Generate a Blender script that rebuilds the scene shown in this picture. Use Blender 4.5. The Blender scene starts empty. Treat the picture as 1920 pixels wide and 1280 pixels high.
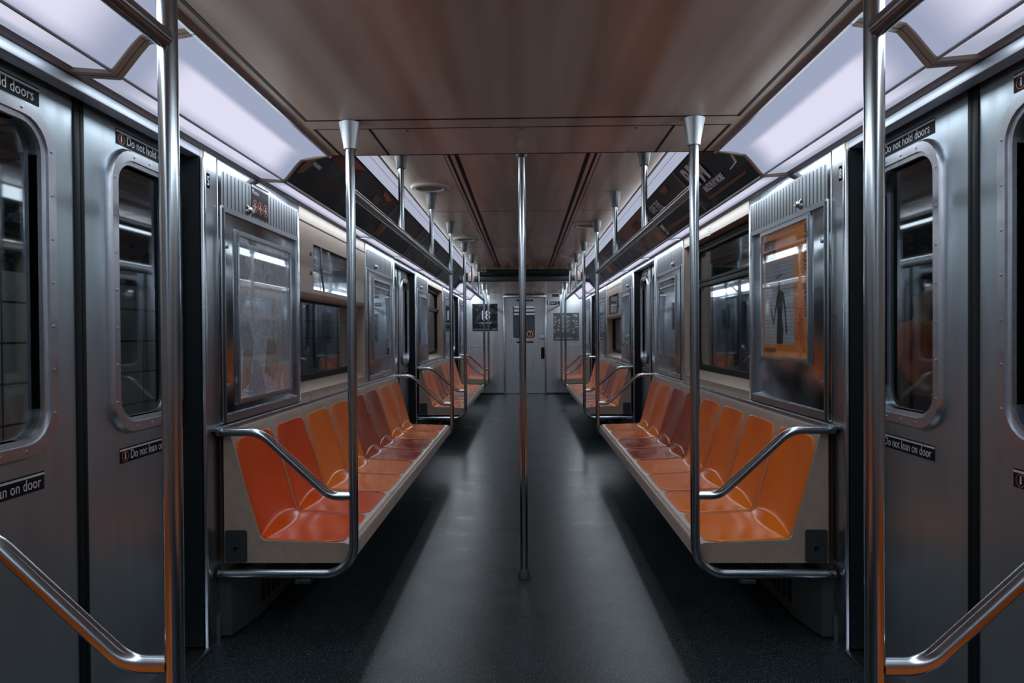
import bpy, bmesh, math, random
from mathutils import Vector, Matrix
random.seed(7)
sc = bpy.context.scene
C = sc.collection
PI = math.pi

# ------------------------------------------------------------------ constants (metres)
XW, XD, XO = 1.24, 1.32, 1.42        # wall face, door plane, outer skin
PX = 0.68                            # stanchion line
ZC, ZR = 2.07, 2.275                 # lowered / raised ceiling
Y0, Y1 = -0.35, 14.0                 # car interior ends
YS0, YS1 = 3.18, 10.8                # raised ceiling zone
DOORS = [(1.37, 2.60), (6.42, 7.67), (11.42, 12.62)]
STAN = [1.31, 2.69, 6.32, 7.74, 11.35, 12.65]

# ------------------------------------------------------------------ materials
def new_mat(name):
    m = bpy.data.materials.new(name); m.use_nodes = True
    nt = m.node_tree; b = nt.nodes['Principled BSDF']
    return m, nt, b
def N(nt, t, **kw):
    n = nt.nodes.new(t)
    for k, v in kw.items(): setattr(n, k, v)
    return n
def objcoord(nt, scale=(1, 1, 1)):
    tc = N(nt, 'ShaderNodeTexCoord'); mp = N(nt, 'ShaderNodeMapping')
    mp.inputs['Scale'].default_value = scale
    nt.links.new(tc.outputs['Object'], mp.inputs['Vector'])
    return mp.outputs['Vector']
def noise(nt, vec, scale, detail=3, rough=.55):
    n = N(nt, 'ShaderNodeTexNoise'); n.inputs['Scale'].default_value = scale
    n.inputs['Detail'].default_value = detail; n.inputs['Roughness'].default_value = rough
    nt.links.new(vec, n.inputs['Vector']); return n.outputs['Fac']
def mrange(nt, f, a, b, c, d):
    n = N(nt, 'ShaderNodeMapRange')
    for i, v in zip(('From Min', 'From Max', 'To Min', 'To Max'), (a, b, c, d)): n.inputs[i].default_value = v
    nt.links.new(f, n.inputs['Value']); return n.outputs['Result']
def mixcol(nt, f, a, b):
    n = N(nt, 'ShaderNodeMix', data_type='RGBA')
    nt.links.new(f, n.inputs['Factor'])
    for s, v in (('A', a), ('B', b)):
        i = [x for x in n.inputs if x.name == s and x.type == 'RGBA'][0]
        if hasattr(v, 'is_output'): nt.links.new(v, i)
        else: i.default_value = (*v, 1)
    return [x for x in n.outputs if x.type == 'RGBA'][0]
def bump(nt, b, h, s, d=.01):
    n = N(nt, 'ShaderNodeBump'); n.inputs['Strength'].default_value = s; n.inputs['Distance'].default_value = d
    nt.links.new(h, n.inputs['Height']); nt.links.new(n.outputs['Normal'], b.inputs['Normal'])

def metal(name, col, rough, stretch=(1, 1, 1), nscale=6, rvar=.08, cvar=.85, bstr=0.0, bsc=None, met=1.0):
    m, nt, b = new_mat(name)
    v = objcoord(nt, stretch); f = noise(nt, v, nscale, 4)
    nt.links.new(mixcol(nt, mrange(nt, f, .3, .7, 0, 1), tuple(c * cvar for c in col), col), b.inputs['Base Color'])
    b.inputs['Metallic'].default_value = met
    nt.links.new(mrange(nt, f, .3, .7, rough + rvar, rough - rvar), b.inputs['Roughness'])
    if bstr:
        bump(nt, b, noise(nt, objcoord(nt, bsc or stretch), nscale * 2, 2), bstr, .004)
    return m
def plain(name, col, rough=.5, met=0, var=.9, nscale=12, bstr=0, coat=0):
    m, nt, b = new_mat(name)
    f = noise(nt, objcoord(nt), nscale, 4)
    nt.links.new(mixcol(nt, mrange(nt, f, .3, .7, 0, 1), tuple(c * var for c in col), col), b.inputs['Base Color'])
    b.inputs['Roughness'].default_value = rough; b.inputs['Metallic'].default_value = met
    if coat:
        b.inputs['Coat Weight'].default_value = coat; b.inputs['Coat Roughness'].default_value = .06
    if bstr: bump(nt, b, noise(nt, objcoord(nt), nscale * 6, 2), bstr, .003)
    return m

M = {}
M['steel'] = metal('brushed_steel', (.50, .54, .59), .28, (1, 1, .6), 2.5, .025, .92, 0)
M['steel_door'] = metal('satin_door_steel', (.47, .545, .595), .37, (1, 8, .8), 2, .05, .88, .01, (1, 60, 1), .92)
M['steel_shiny'] = metal('mirror_steel', (.46, .50, .54), .17, (1, 3, 3), 2, .05, .85, .16, (1, 2.5, 2.5))
M['steel_end'] = metal('end_steel', (.58, .62, .67), .32, (10, 1, .5), 2, .06, .88, .02, (8, 1, 2))
M['header'] = metal('matt_header_steel', (.42, .45, .50), .50, (1, 1, 1), 4, .05, .9, 0, None, .8)
M['chrome'] = metal('tube_steel', (.43, .47, .51), .19, (1, 1, .3), 6, .03, .9)
M['alu'] = metal('aluminium_trim', (.62, .64, .70), .34, (1, 1, 1), 20, .06, .85)
M['socket'] = plain('socket_plastic', (.36, .38, .40), .35, .5)
M['socket_dark'] = plain('dark_socket', (.10, .11, .12), .35, .4)
M['cream'] = plain('cream_laminate', (.42, .325, .26), .38, 0, .88, 7)
M['cream_white'] = plain('pale_laminate', (.50, .47, .46), .35, 0, .93, 7)
M['tan'] = plain('tan_endcap', (.34, .25, .19), .45)
M['rubber'] = plain('black_rubber', (.006, .010, .012), .55)
M['black'] = plain('black_paint', (.004, .007, .008), .65)
M['dark_metal'] = plain('dark_grey_metal', (.035, .045, .048), .45, .3)
M['heater'] = plain('grey_heater_steel', (.07, .088, .093), .5, .4)
M['white_ink'] = plain('white_ink', (.62, .62, .68), .6, 0, .95)
M['red_ink'] = plain('red_ink', (.55, .10, .02), .5)
M['orange_ink'] = plain('orange_ink', (1.0, .33, .025), .4, 0, .97, 3, 0, .0)
M['black_sticker'] = plain('black_sticker', (.004, .006, .008), .6)
for k_ in ('rubber', 'black', 'black_sticker'): M[k_].node_tree.nodes['Principled BSDF'].inputs['Specular IOR Level'].default_value = .22
M['door_dark_ink'] = plain('dark_ink', (.02, .02, .022), .4)
M['speaker_white'] = plain('off_white_plastic', (.55, .52, .50), .4)
M['speaker_core'] = plain('speaker_grille', (.26, .2, .16), .5)
M['grey_poster'] = plain('grey_poster_paper', (.62, .66, .68), .45, 0, .8, 20)

# ceiling laminate (warm, glossy)
m, nt, b = new_mat('ceiling_laminate')
f = noise(nt, objcoord(nt, (3.2, .22, 1)), 2.2, 1)
nt.links.new(mixcol(nt, mrange(nt, f, .35, .65, 0, 1), (.46, .31, .235), (.66, .54, .47)), b.inputs['Base Color'])  # stretched colour noise paints blurred reflection streaks into the laminate
nt.links.new(mrange(nt, f, .35, .65, .20, .30), b.inputs['Roughness'])
b.inputs['Metallic'].default_value = .12; b.inputs['Specular IOR Level'].default_value = .8
bump(nt, b, noise(nt, objcoord(nt, (5, .25, 1)), 1.3, 1), .06, .02)
M['ceiling'] = m

# floor
m, nt, b = new_mat('speckled_floor')
v = objcoord(nt)
f = noise(nt, v, 3, 5); sp = noise(nt, v, 170, 2, .5); worn = noise(nt, objcoord(nt, (1, 1.6, 1)), 3.5, 5, .6)
base = mixcol(nt, mrange(nt, f, .3, .7, 0, 1), (.009, .0145, .017), (.017, .026, .030))
nt.links.new(mixcol(nt, mrange(nt, sp, .60, .68, 0, 1), base, (.17, .19, .20)), b.inputs['Base Color'])
nt.links.new(mrange(nt, worn, .35, .65, .27, .32), b.inputs['Roughness'])
b.inputs['Specular IOR Level'].default_value = .42
bump(nt, b, noise(nt, v, 40, 3), .02, .003)
M['floor'] = m

# moulded seat plastics
def seat_mat(name, c1, c2):
    m, nt, b = new_mat(name)
    v = objcoord(nt)
    f = noise(nt, v, 2.4, 4)
    col = mixcol(nt, mrange(nt, f, .35, .65, 0, 1), c1, c2)
    s = noise(nt, objcoord(nt, (9, 1.3, 1.6)), 9, 5, .7)
    nt.links.new(mixcol(nt, mrange(nt, s, .66, .74, 0, .55), col, (.62, .34, .16)), b.inputs['Base Color'])
    nt.links.new(mrange(nt, noise(nt, objcoord(nt, (3, 1, 1)), 7, 4), .3, .7, .11, .24), b.inputs['Roughness'])
    b.inputs['Specular IOR Level'].default_value = .30
    bump(nt, b, noise(nt, v, 5, 2), .08, .02)
    return m
M['seat_red'] = seat_mat('red_orange_plastic', (.58, .055, .003), (.68, .08, .004))
M['seat_orange'] = seat_mat('orange_plastic', (.70, .135, .006), (.78, .185, .010))
M['seat_dark'] = seat_mat('dark_red_plastic', (.30, .045, .018), (.40, .07, .025))
m = plain('seat_shell_plastic', (.38, .29, .235), .30, 0, .85, 25); M['shell'] = m

# glass: thin pane, reflects and lets light through
def glass(name, tint, boost):
    m = bpy.data.materials.new(name); m.use_nodes = True; nt = m.node_tree
    for n in list(nt.nodes): nt.nodes.remove(n)
    out = N(nt, 'ShaderNodeOutputMaterial'); tr = N(nt, 'ShaderNodeBsdfTransparent'); gl = N(nt, 'ShaderNodeBsdfGlossy')
    tr.inputs['Color'].default_value = (*tint, 1); gl.inputs['Roughness'].default_value = .03; gl.inputs['Color'].default_value = (.9, .95, 1, 1)
    fr = N(nt, 'ShaderNodeFresnel'); ge = N(nt, 'ShaderNodeNewGeometry'); nt.links.new(mrange(nt, ge.outputs['Backfacing'], 0, 1, 1.5, 1/1.5), fr.inputs['IOR'])
    mx = N(nt, 'ShaderNodeMixShader')
    nt.links.new(mrange(nt, fr.outputs[0], 0, 1, boost, 1), mx.inputs[0])
    nt.links.new(tr.outputs[0], mx.inputs[1]); nt.links.new(gl.outputs[0], mx.inputs[2]); nt.links.new(mx.outputs[0], out.inputs[0])
    return m
M['glass'] = glass('window_glass', (.74, .78, .79), .07)
M['glass_case'] = glass('display_glass', (.98, .99, 1.0), .015)

# luminous lens: brightest along the tube and fading towards the ends and edges
def lens_mat(name, lo, hi, x0, wx, ylen, fade):
    m = bpy.data.materials.new(name); m.use_nodes = True; nt = m.node_tree
    for n in list(nt.nodes): nt.nodes.remove(n)
    out = N(nt, 'ShaderNodeOutputMaterial'); em = N(nt, 'ShaderNodeEmission')
    tc = N(nt, 'ShaderNodeTexCoord'); sx = N(nt, 'ShaderNodeSeparateXYZ'); nt.links.new(tc.outputs['Object'], sx.inputs[0])
    def mth(op, a, b=None):
        n = N(nt, 'ShaderNodeMath', operation=op)
        for i, v in enumerate((a, b)):
            if v is None: continue
            if hasattr(v, 'is_output'): nt.links.new(v, n.inputs[i])
            else: n.inputs[i].default_value = v
        return n.outputs[0]
    dx = mth('ABSOLUTE', mth('SUBTRACT', mth('ABSOLUTE', sx.outputs[0]), x0))
    fx = N(nt, 'ShaderNodeMapRange', interpolation_type='SMOOTHSTEP')
    nt.links.new(dx, fx.inputs[0]); fx.inputs[1].default_value = wx * .55; fx.inputs[2].default_value = wx * 1.25; fx.inputs[3].default_value = 1; fx.inputs[4].default_value = 0
    dy = mth('SUBTRACT', ylen / 2, mth('ABSOLUTE', sx.outputs[1]))
    fy = N(nt, 'ShaderNodeMapRange', interpolation_type='SMOOTHSTEP')
    nt.links.new(dy, fy.inputs[0]); fy.inputs[1].default_value = fade * .25; fy.inputs[2].default_value = fade * 1.3; fy.inputs[3].default_value = 0; fy.inputs[4].default_value = 1
    f = mth('MULTIPLY', fx.outputs[0], fy.outputs[0])
    nt.links.new(mixcol(nt, f, lo, hi), em.inputs['Color'])
    em.inputs['Strength'].default_value = 1.0
    nt.links.new(em.outputs[0], out.inputs[0])
    return m
HI = (.74, .73, .90); LO = (.34, .38, .52)

# ------------------------------------------------------------------ mesh helpers
def rrect(a0, a1, b0, b1, r, n=6):
    """ring of (a,b), 4*(n+1) points"""
    pts = []
    for cx, cy, s in ((a1 - r, b1 - r, 0), (a0 + r, b1 - r, 1), (a0 + r, b0 + r, 2), (a1 - r, b0 + r, 3)):
        for k in range(n + 1):
            t = (s + k / n) * PI / 2
            pts.append((cx + r * math.cos(t), cy + r * math.sin(t)))
    return pts
class MB:
    def __init__(s): s.bm = bmesh.new(); s.mi = 0
    def faces(s, fs):
        for f in fs: f.material_index = s.mi
    def quad(s, pts):
        vs = [s.bm.verts.new(p) for p in pts]
        f = s.bm.faces.new(vs); f.material_index = s.mi; return s
    def box(s, a, b, bev=0):
        x0, y0, z0 = [min(p, q) for p, q in zip(a, b)]; x1, y1, z1 = [max(p, q) for p, q in zip(a, b)]
        v = [s.bm.verts.new(p) for p in ((x0,y0,z0),(x1,y0,z0),(x1,y1,z0),(x0,y1,z0),(x0,y0,z1),(x1,y0,z1),(x1,y1,z1),(x0,y1,z1))]
        fs = [s.bm.faces.new([v[i] for i in q]) for q in ((3,2,1,0),(4,5,6,7),(0,1,5,4),(1,2,6,5),(2,3,7,6),(3,0,4,7))]
        s.faces(fs)
        if bev:
            es = {e for f in fs for e in f.edges}
            r = bmesh.ops.bevel(s.bm, geom=list(es), offset=bev, segments=2, affect='EDGES', profile=.5)
            s.faces(r['faces'])
        return s
    def prism_y(s, poly, y0, y1):
        """poly in (x,z), extruded along y"""
        a = [s.bm.verts.new((x, y0, z)) for x, z in poly]; b = [s.bm.verts.new((x, y1, z)) for x, z in poly]
        n = len(poly)
        fs = [s.bm.faces.new(a), s.bm.faces.new(b[::-1])]
        fs += [s.bm.faces.new((a[i], b[i], b[(i+1) % n], a[(i+1) % n])) for i in range(n)]
        s.faces(fs); return s
    def prism_x(s, poly, x0, x1):
        a = [s.bm.verts.new((x0, y, z)) for y, z in poly]; b = [s.bm.verts.new((x1, y, z)) for y, z in poly]
        n = len(poly)
        fs = [s.bm.faces.new(a), s.bm.faces.new(b[::-1])]
        fs += [s.bm.faces.new((a[i], b[i], b[(i+1) % n], a[(i+1) % n])) for i in range(n)]
        s.faces(fs); return s
    def prism_z(s, poly, z0, z1):
        a = [s.bm.verts.new((x, y, z0)) for x, y in poly]; b = [s.bm.verts.new((x, y, z1)) for x, y in poly]
        n = len(poly)
        fs = [s.bm.faces.new(a[::-1]), s.bm.faces.new(b)]
        fs += [s.bm.faces.new((a[i], a[(i+1) % n], b[(i+1) % n], b[i])) for i in range(n)]
        s.faces(fs); return s
    def rings(s, rs, closed=True, caps=False):
        R = [[s.bm.verts.new(p) for p in r] for r in rs]
        n = len(R[0]); m = len(R); fs = []
        for i in range(m if closed else m - 1):
            A, B = R[i], R[(i+1) % m]
            for j in range(n): fs.append(s.bm.faces.new((A[j], A[(j+1) % n], B[(j+1) % n], B[j])))
        if caps: fs += [s.bm.faces.new(R[0][::-1]), s.bm.faces.new(R[-1])]
        s.faces(fs); return s
    def frame_x(s, o, i, x0, x1, lip=None):
        """frame in the y-z plane: o,i rings of (y,z); from depth x0 to x1"""
        s.rings([[(x0, y, z) for y, z in o], [(x1, y, z) for y, z in o], [(x1, y, z) for y, z in i], [(x0, y, z) for y, z in i]])
        return s
    def frame_y(s, o, i, y0, y1):
        s.rings([[(x, y0, z) for x, z in o], [(x, y1, z) for x, z in o], [(x, y1, z) for x, z in i], [(x, y0, z) for x, z in i]])
        return s
    def lathe(s, prof, c=(0, 0, 0), n=24, axis='z'):
        """prof: (r, h) list; caps where r==0"""
        rs = []
        for r, h in prof:
            ring = []
            for k in range(n):
                t = 2 * PI * k / n; p = (max(r, 1e-5) * math.cos(t), max(r, 1e-5) * math.sin(t), h)
                if axis == 'x': p = (h, p[0], p[1])
                if axis == 'y': p = (p[0], h, p[1])
                ring.append((p[0] + c[0], p[1] + c[1], p[2] + c[2]))
            rs.append(ring)
        s.rings(rs, closed=False, caps=True); return s
    def tube(s, pts, r, fil=None, n=16, seg=8):
        """sweep a circle along a polyline with filleted corners"""
        P = [Vector(p) for p in pts]; path = [P[0]]
        for i in range(1, len(P) - 1):
            f = (fil[i-1] if isinstance(fil, (list, tuple)) else fil) or 0
            a, b, c = P[i-1], P[i], P[i+1]
            u = (a - b).normalized(); w = (c - b).normalized()
            if f <= 0: path.append(b); continue
            ang = u.angle(w); d = f / math.tan(ang / 2)
            d = min(d, (a-b).length * .48, (c-b).length * .48); f2 = d * math.tan(ang / 2)
            cen = b + (u + w).normalized() * (f2 / math.sin(ang / 2))
            s0 = b + u * d - cen; s1 = b + w * d - cen; tot = s0.angle(s1); ax = s0.cross(s1).normalized()
            for k in range(seg + 1): path.append(cen + Matrix.Rotation(tot * k / seg, 3, ax) @ s0)
        path.append(P[-1])
        T = []
        for i in range(len(path)):
            a = path[max(i-1, 0)]; b = path[min(i+1, len(path)-1)]; T.append((b - a).normalized())
        ref = Vector((0, 1, 0)) if abs(T[0].y) < .9 else Vector((1, 0, 0))
        u = (ref - T[0] * ref.dot(T[0])).normalized(); rs = []
        for p, t in zip(path, T):
            u = (u - t * u.dot(t)).normalized(); w = t.cross(u)
            rs.append([p + (u * math.cos(2*PI*k/n) + w * math.sin(2*PI*k/n)) * r for k in range(n)])
        s.rings(rs, closed=False, caps=True); return s
    def build(s, name, mats, parent=None, smooth=True, flip=False, angle=35):
        if flip:
            for v in s.bm.verts: v.co.x = -v.co.x
        bmesh.ops.recalc_face_normals(s.bm, faces=s.bm.faces)
        me = bpy.data.meshes.new(name); s.bm.to_mesh(me); s.bm.free()
        for m in (mats if isinstance(mats, (list, tuple)) else [mats]): me.materials.append(M[m] if isinstance(m, str) else m)
        o = bpy.data.objects.new(name, me); C.objects.link(o)
        if parent: o.parent = parent
        if smooth:
            for p in me.polygons: p.use_smooth = True
            bm = bmesh.new(); bm.from_mesh(me)
            for e in bm.edges:
                if len(e.link_faces) == 2 and e.calc_face_angle(0) > math.radians(angle): e.smooth = False
            bm.to_mesh(me); bm.free()
        return o
def tag(o, label, cat, group=None, kind=None):
    o['label'] = label; o['category'] = cat
    if group: o['group'] = group
    if kind: o['kind'] = kind
    return o
def empty(name, loc, label=None, cat=None, group=None, kind=None, rz=0):
    o = bpy.data.objects.new(name, None); C.objects.link(o); o.location = loc; o.rotation_euler = (0, 0, rz)
    o.empty_display_size = .05
    if label: tag(o, label, cat, group, kind)
    return o
def copy_tree(o, parent=None):
    c = o.copy(); C.objects.link(c)
    if parent: c.parent = parent
    for ch in list(o.children): copy_tree(ch, c)
    return c
def rot_axes(xd, yd, loc):
    xd = Vector(xd).normalized(); yd = Vector(yd).normalized(); zd = xd.cross(yd)
    m = Matrix((xd, yd, zd)).transposed().to_4x4(); m.translation = Vector(loc); return m
def text(body, size, mat, xd, yd, loc, parent, name='lettering', align='LEFT', sx=1.0, ext=.0004, bold=0.0, space=1.0):
    cu = bpy.data.curves.new('t', 'FONT'); cu.body = body; cu.size = size; cu.align_x = align; cu.extrude = ext; cu.offset = bold; cu.resolution_u = 3
    cu.space_character = space; cu.space_line = .9
    t = bpy.data.objects.new('t', cu); C.objects.link(t)
    dg = bpy.context.evaluated_depsgraph_get(); dg.update()
    me = bpy.data.meshes.new_from_object(t.evaluated_get(dg)); bpy.data.objects.remove(t); bpy.data.curves.remove(cu)
    me.materials.clear(); me.materials.append(M[mat] if isinstance(mat, str) else mat)
    for v in me.vertices: v.co.x *= sx
    mw = rot_axes(xd, yd, loc)
    if parent:  # parents are unrotated empties / meshes with plain transforms
        mw = parent_world(parent).inverted() @ mw
    me.transform(mw)
    o = bpy.data.objects.new(name, me); C.objects.link(o)
    if parent: o.parent = parent
    return o
def parent_world(p):
    m = Matrix.Identity(4); q = p; ms = []
    while q: ms.append(q.matrix_basis.copy()); q = q.parent
    for a in reversed(ms): m = m @ a
    return m
SIDE = {-1: 'left', 1: 'right'}
def face_dirs(s):  # text direction on a side wall
    return ((0, 1, 0), (0, 0, 1)) if s < 0 else ((0, -1, 0), (0, 0, 1))

# ------------------------------------------------------------------ floor, ceiling, end walls
b = MB(); b.box((-1.40, Y0 - .1, -.06), (1.40, Y1 + .1, 0)); o = b.build('floor', 'floor'); tag(o, 'dark speckled floor of the subway car', 'floor', kind='structure')
b = MB(); b.mi = 0
b.box((-.905, Y0, ZC), (.905, YS0, ZC + .012)); b.box((-.905, YS1, ZC), (.905, Y1, ZC + .012))
b.box((-.905, YS0 - .012, ZC), (.905, YS0, ZR + .012)); b.box((-.905, YS1, ZC), (.905, YS1 + .012, ZR + .012))
b.box((-.86, YS0, ZR), (.86, YS1, ZR + .012))
b.mi = 1
def seam(x0, x1, y0, y1, z): b.box((x0, y0, z - .0008), (x1, y1, z + .001))
for s in (-1, 1):
    xa, xb = sorted((s * .840, s * .852))
    seam(xa, xb, Y0, 2.66, ZC); seam(xa, xb, 2.77, YS0, ZC)
    xa, xb = sorted((s * .617, s * .627)); seam(xa, xb, 2.77, YS0, ZC)
    for a, c in ((.372, .398), (.422, .438), (.458, .462)):
        xa, xb = sorted((s * a, s * c)); seam(xa, xb, YS0 + .02, YS1 - .3, ZR)
    xa, xb = sorted((s * .832, s * .838)); seam(xa, xb, YS0, YS1, ZR)
seam(-.852, .852, 2.65, 2.662, ZC); seam(-.852, .852, 2.765, 2.772, ZC); seam(-.9, .9, YS0 - .011, YS0 - .002, ZC)
for y in (5.77, 8.13, 9.6): seam(-.365, .365, y, y + .008, ZR); seam(.47, .83, y, y + .006, ZR); seam(-.83, -.47, y, y + .006, ZR)
for x in (-.47, 0, .47): b.lathe([(0, ZC - .002), (.006, ZC - .001), (.006, ZC + .001)], (x, 2.80, 0), 8)
seam(-.9, .9, 11.9, 11.91, ZC)
o = b.build('ceiling', ['ceiling', 'black']); tag(o, 'glossy brown laminate ceiling with raised middle section', 'ceiling', kind='structure')

# side walls: one mesh each, cream below and around windows, steel posts at the doors
WIN = [(3.72, 5.25), (8.65, 10.20)]
ZWB, ZWT = .955, 1.88      # window opening
def side_wall(s):
    # slots: 0 cream, 1 steel, 2 rubber, 3 header
    b = MB()
    segs = [(Y0, DOORS[0][0])] + [(DOORS[i][1], DOORS[i+1][0]) for i in range(2)] + [(DOORS[2][1], Y1)]
    for (a, c) in segs:
        w = [q for q in WIN if a < q[0] < c]
        b.mi = 0
        if w:
            w = w[0]
            b.box((XW, a, 0), (XO, w[0], 1.953)); b.box((XW, w[1], 0), (XO, c, 1.953))
            b.box((XW, w[0], ZWT), (XO, w[1], 1.953))
            b.prism_y([(XW, 0), (XO, 0), (XO, ZWB), (XD + .005, ZWB), (XW, ZWB - .05)], w[0], w[1])
        else: b.box((XW, a, 0), (XO, c, 1.953))
        # metal ledge above the seats
        b.mi = 1
        b.box((XW - .035, a + .06, .846), (XW + .001, c - .06, .862), .002)
        b.box((XW - .012, a + .1, .0), (XW, c - .1, .10))
        # upright door posts
        for yy, d in ((a, 1), (c, -1)):
            if Y0 < yy < Y1:
                b.box((XW - .012, yy, 0), (XW + .13, yy + d * .022, 1.92), .004)
                b.box((XW - .004, yy + d * .022, 0), (XW + .001, yy + d * .128, 1.949))
        b.mi = 2
        for yy, d in ((a, 1), (c, -1)):
            if Y0 < yy < Y1: b.box((XW + .004, yy - d * .006, .02), (XO, yy + d * .001, 1.93))
    # header above doors, cornice under the lights
    for (a, c) in DOORS:
        b.mi = 3; b.box((XW, a, 1.920), (XW + .05, c, 1.952), .003)
        b.mi = 2; b.box((XW + .05, a, 1.935), (XO, c, 2.02)); b.box((XW + .001, a, 1.9525), (XW + .05, c, 2.0))
        b.mi = 1; b.box((XW - .02, a - .01, -.005), (XO, c + .01, .012), .003)   # sill plate
    b.mi = 3
    b.prism_y([(1.2225, 1.966), (1.2395, 1.9535), (1.30, 1.9535), (1.30, 1.98), (1.2225, 1.98)], Y0, Y1); b.mi = 2; b.box((XW - .0015, Y0, 1.9495), (XW + .002, Y1, 1.9535))
    return b.build('wall_' + SIDE[s], ['cream', 'steel', 'rubber', 'header'], flip=(s < 0))
for s in (-1, 1):
    o = side_wall(s); tag(o, SIDE[s] + ' side wall of the car, cream with steel door posts', 'wall', kind='structure')

# near end wall (behind the camera)
b = MB(); b.box((-1.4, Y0 - .06, 0), (1.4, Y0, 2.1)); o = b.build('wall_near', 'steel_end'); tag(o, 'steel end wall behind the viewer', 'wall', kind='structure')

# far end wall
YE = 13.92
b = MB(); b.mi = 0
for s in (-1, 1):
    xa, xb = sorted((s * .41, s * 1.4)); b.box((xa, YE, 0), (xb, YE + .12, 2.1))
b.box((-.41, YE, 1.99), (.41, YE + .12, 2.1))
b.box((-.44, YE - .03, 1.985), (.44, YE, 2.035), .006)
for s in (-1, 1):
    xa, xb = sorted((s * .405, s * .44)); b.box((xa, YE - .02, 0), (xb, YE, 1.99), .004)
    xa, xb = sorted((s * .50, s * 1.16))
    b.frame_y(rrect(xa - .03, xb + .03, .98, 1.93, .01), rrect(xa, xb, 1.0, 1.90, .01), YE - .012, YE)
b.mi = 1
b.box((-.40, YE - .035, 2.035), (.40, YE - .002, 2.062))
b.box((-.41, YE + .07, 1.93), (.41, YE + .09, 1.96))
for k in range(7): b.box((-.80 + k * .05, YE - .003, 1.94), (-.795 + k * .05, YE, 2.06))
b.box((-1.24, YE - .015, 0), (-.44, YE, .03)); b.box((.44, YE - .03, 0), (1.24, YE, .03))
o = b.build('wall_far', ['steel_end', 'dark_metal']); tag(o, 'far end wall of brushed steel around the end door', 'wall', kind='structure')

# end door
YDo = YE + .06
d = empty('door_13', (0, YDo, 0), 'grey end door with a single rounded window at the far end', 'door', kind='structure')
b = MB(); o_ = rrect(-.41, .41, .01, 1.98, .001); i_ = rrect(-.245, .205, 1.15, 1.82, .05)
b.frame_y(o_, i_, 0, .04); b.build('door_panel', 'steel_end', d)
b = MB(); b.frame_y(rrect(-.285, .245, 1.11, 1.86, .075), i_, -.018, 0); b.build('window_frame', 'alu', d)
b = MB(); b.box((-.25, .018, 1.14), (.21, .022, 1.83)); b.build('glass', 'glass', d)
b = MB(); b.box((.305, -.035, 1.12), (.42, 0, 1.21), .006); b.lathe([(0, -.045), (.03, -.044), (.03, -.035)], (.36, 0, 1.165), 16, 'y'); b.build('lock_box', 'alu', d)
b = MB(); b.box((.33, -.02, .72), (.40, 0, .96), .008); b.tube([(.365, -.02, .76), (.365, -.045, .78), (.365, -.045, .9), (.365, -.02, .92)], .008, .01); b.build('door_handle', 'black', d)
for z, w in ((1.925, .26), (1.065, .26)):
    b = MB(); b.box((-.17, -.003, z - .018), (.17, 0, z + .018)); st = b.build('sticker', 'black_sticker', d)
    text('Exit through here in emergency' if z > 1.5 else 'Do not ride between cars', .021, 'white_ink', (1, 0, 0), (0, 0, 1), (0, YDo - .004, z - .007), st, 'lettering', 'CENTER')
b = MB()
oc = [(.105 + .075 * math.cos(PI/8 + k*PI/4), 1.235 + .075 * math.sin(PI/8 + k*PI/4)) for k in range(8)]
b.rings([[(x, .010, z) for x, z in oc], [(x, .014, z) for x, z in oc]], closed=False, caps=True)
stp = b.build('stop_sticker', 'red_ink', d); stp['label'] = 'red octagonal stop sticker'
text('STOP', .036, 'white_ink', (1, 0, 0), (0, 0, 1), (.105, YDo + .008, 1.268), stp, 'lettering', 'CENTER', bold=.001)
b = MB(); b.box((.045, .008, 1.215), (.165, .0095, 1.255)); b.mi = 1; b.box((.06, .006, 1.205), (.10, .0078, 1.265)); b.box((.115, .006, 1.205), (.15, .0078, 1.265)); b.build('stop_symbol', ['white_ink', 'black_sticker'], stp)

# the next car, seen through the end-door window
b = MB(); b.mi = 0
b.box((-.6, 14.95, 0), (.6, 15.0, .95)); b.box((-.6, 14.95, 1.9), (.6, 15.0, 2.2)); b.box((-.6, 14.95, .95), (-.24, 15.0, 1.9)); b.box((.24, 14.95, .95), (.6, 15.0, 1.9))
b.box((-.6, 14.1, -.06), (.6, 15, -.01)); b.box((-1.2, 15.0, -.06), (1.2, 30, 0)); b.box((-1.24, 15.0, -.06), (-1.2, 30, 2.1)); b.box((1.2, 15.0, -.06), (1.24, 30, 2.1)); b.box((-1.2, 30, -.06), (1.2, 30.05, 2.1)); b.box((-1.2, 15, 2.07), (1.2, 30, 2.10))
b.mi = 1
for y in (17.5, 20, 23, 27): b.box((-.55, y, 2.02), (.55, y + .5, 2.06))  # crosswise glowing bars made up to give bright strips in the window
glowm = bpy.data.materials.new('next_car_glow'); glowm.use_nodes = True
lb = glowm.node_tree.nodes['Principled BSDF']; lb.inputs['Emission Color'].default_value = (.74, .76, .9, 1); lb.inputs['Emission Strength'].default_value = .55; lb.inputs['Base Color'].default_value = (.5, .5, .5, 1)
o = b.build('neighbouring_car', ['steel_end', glowm]); tag(o, 'lit interior of the next car seen through the end door window', 'train car')

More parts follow.
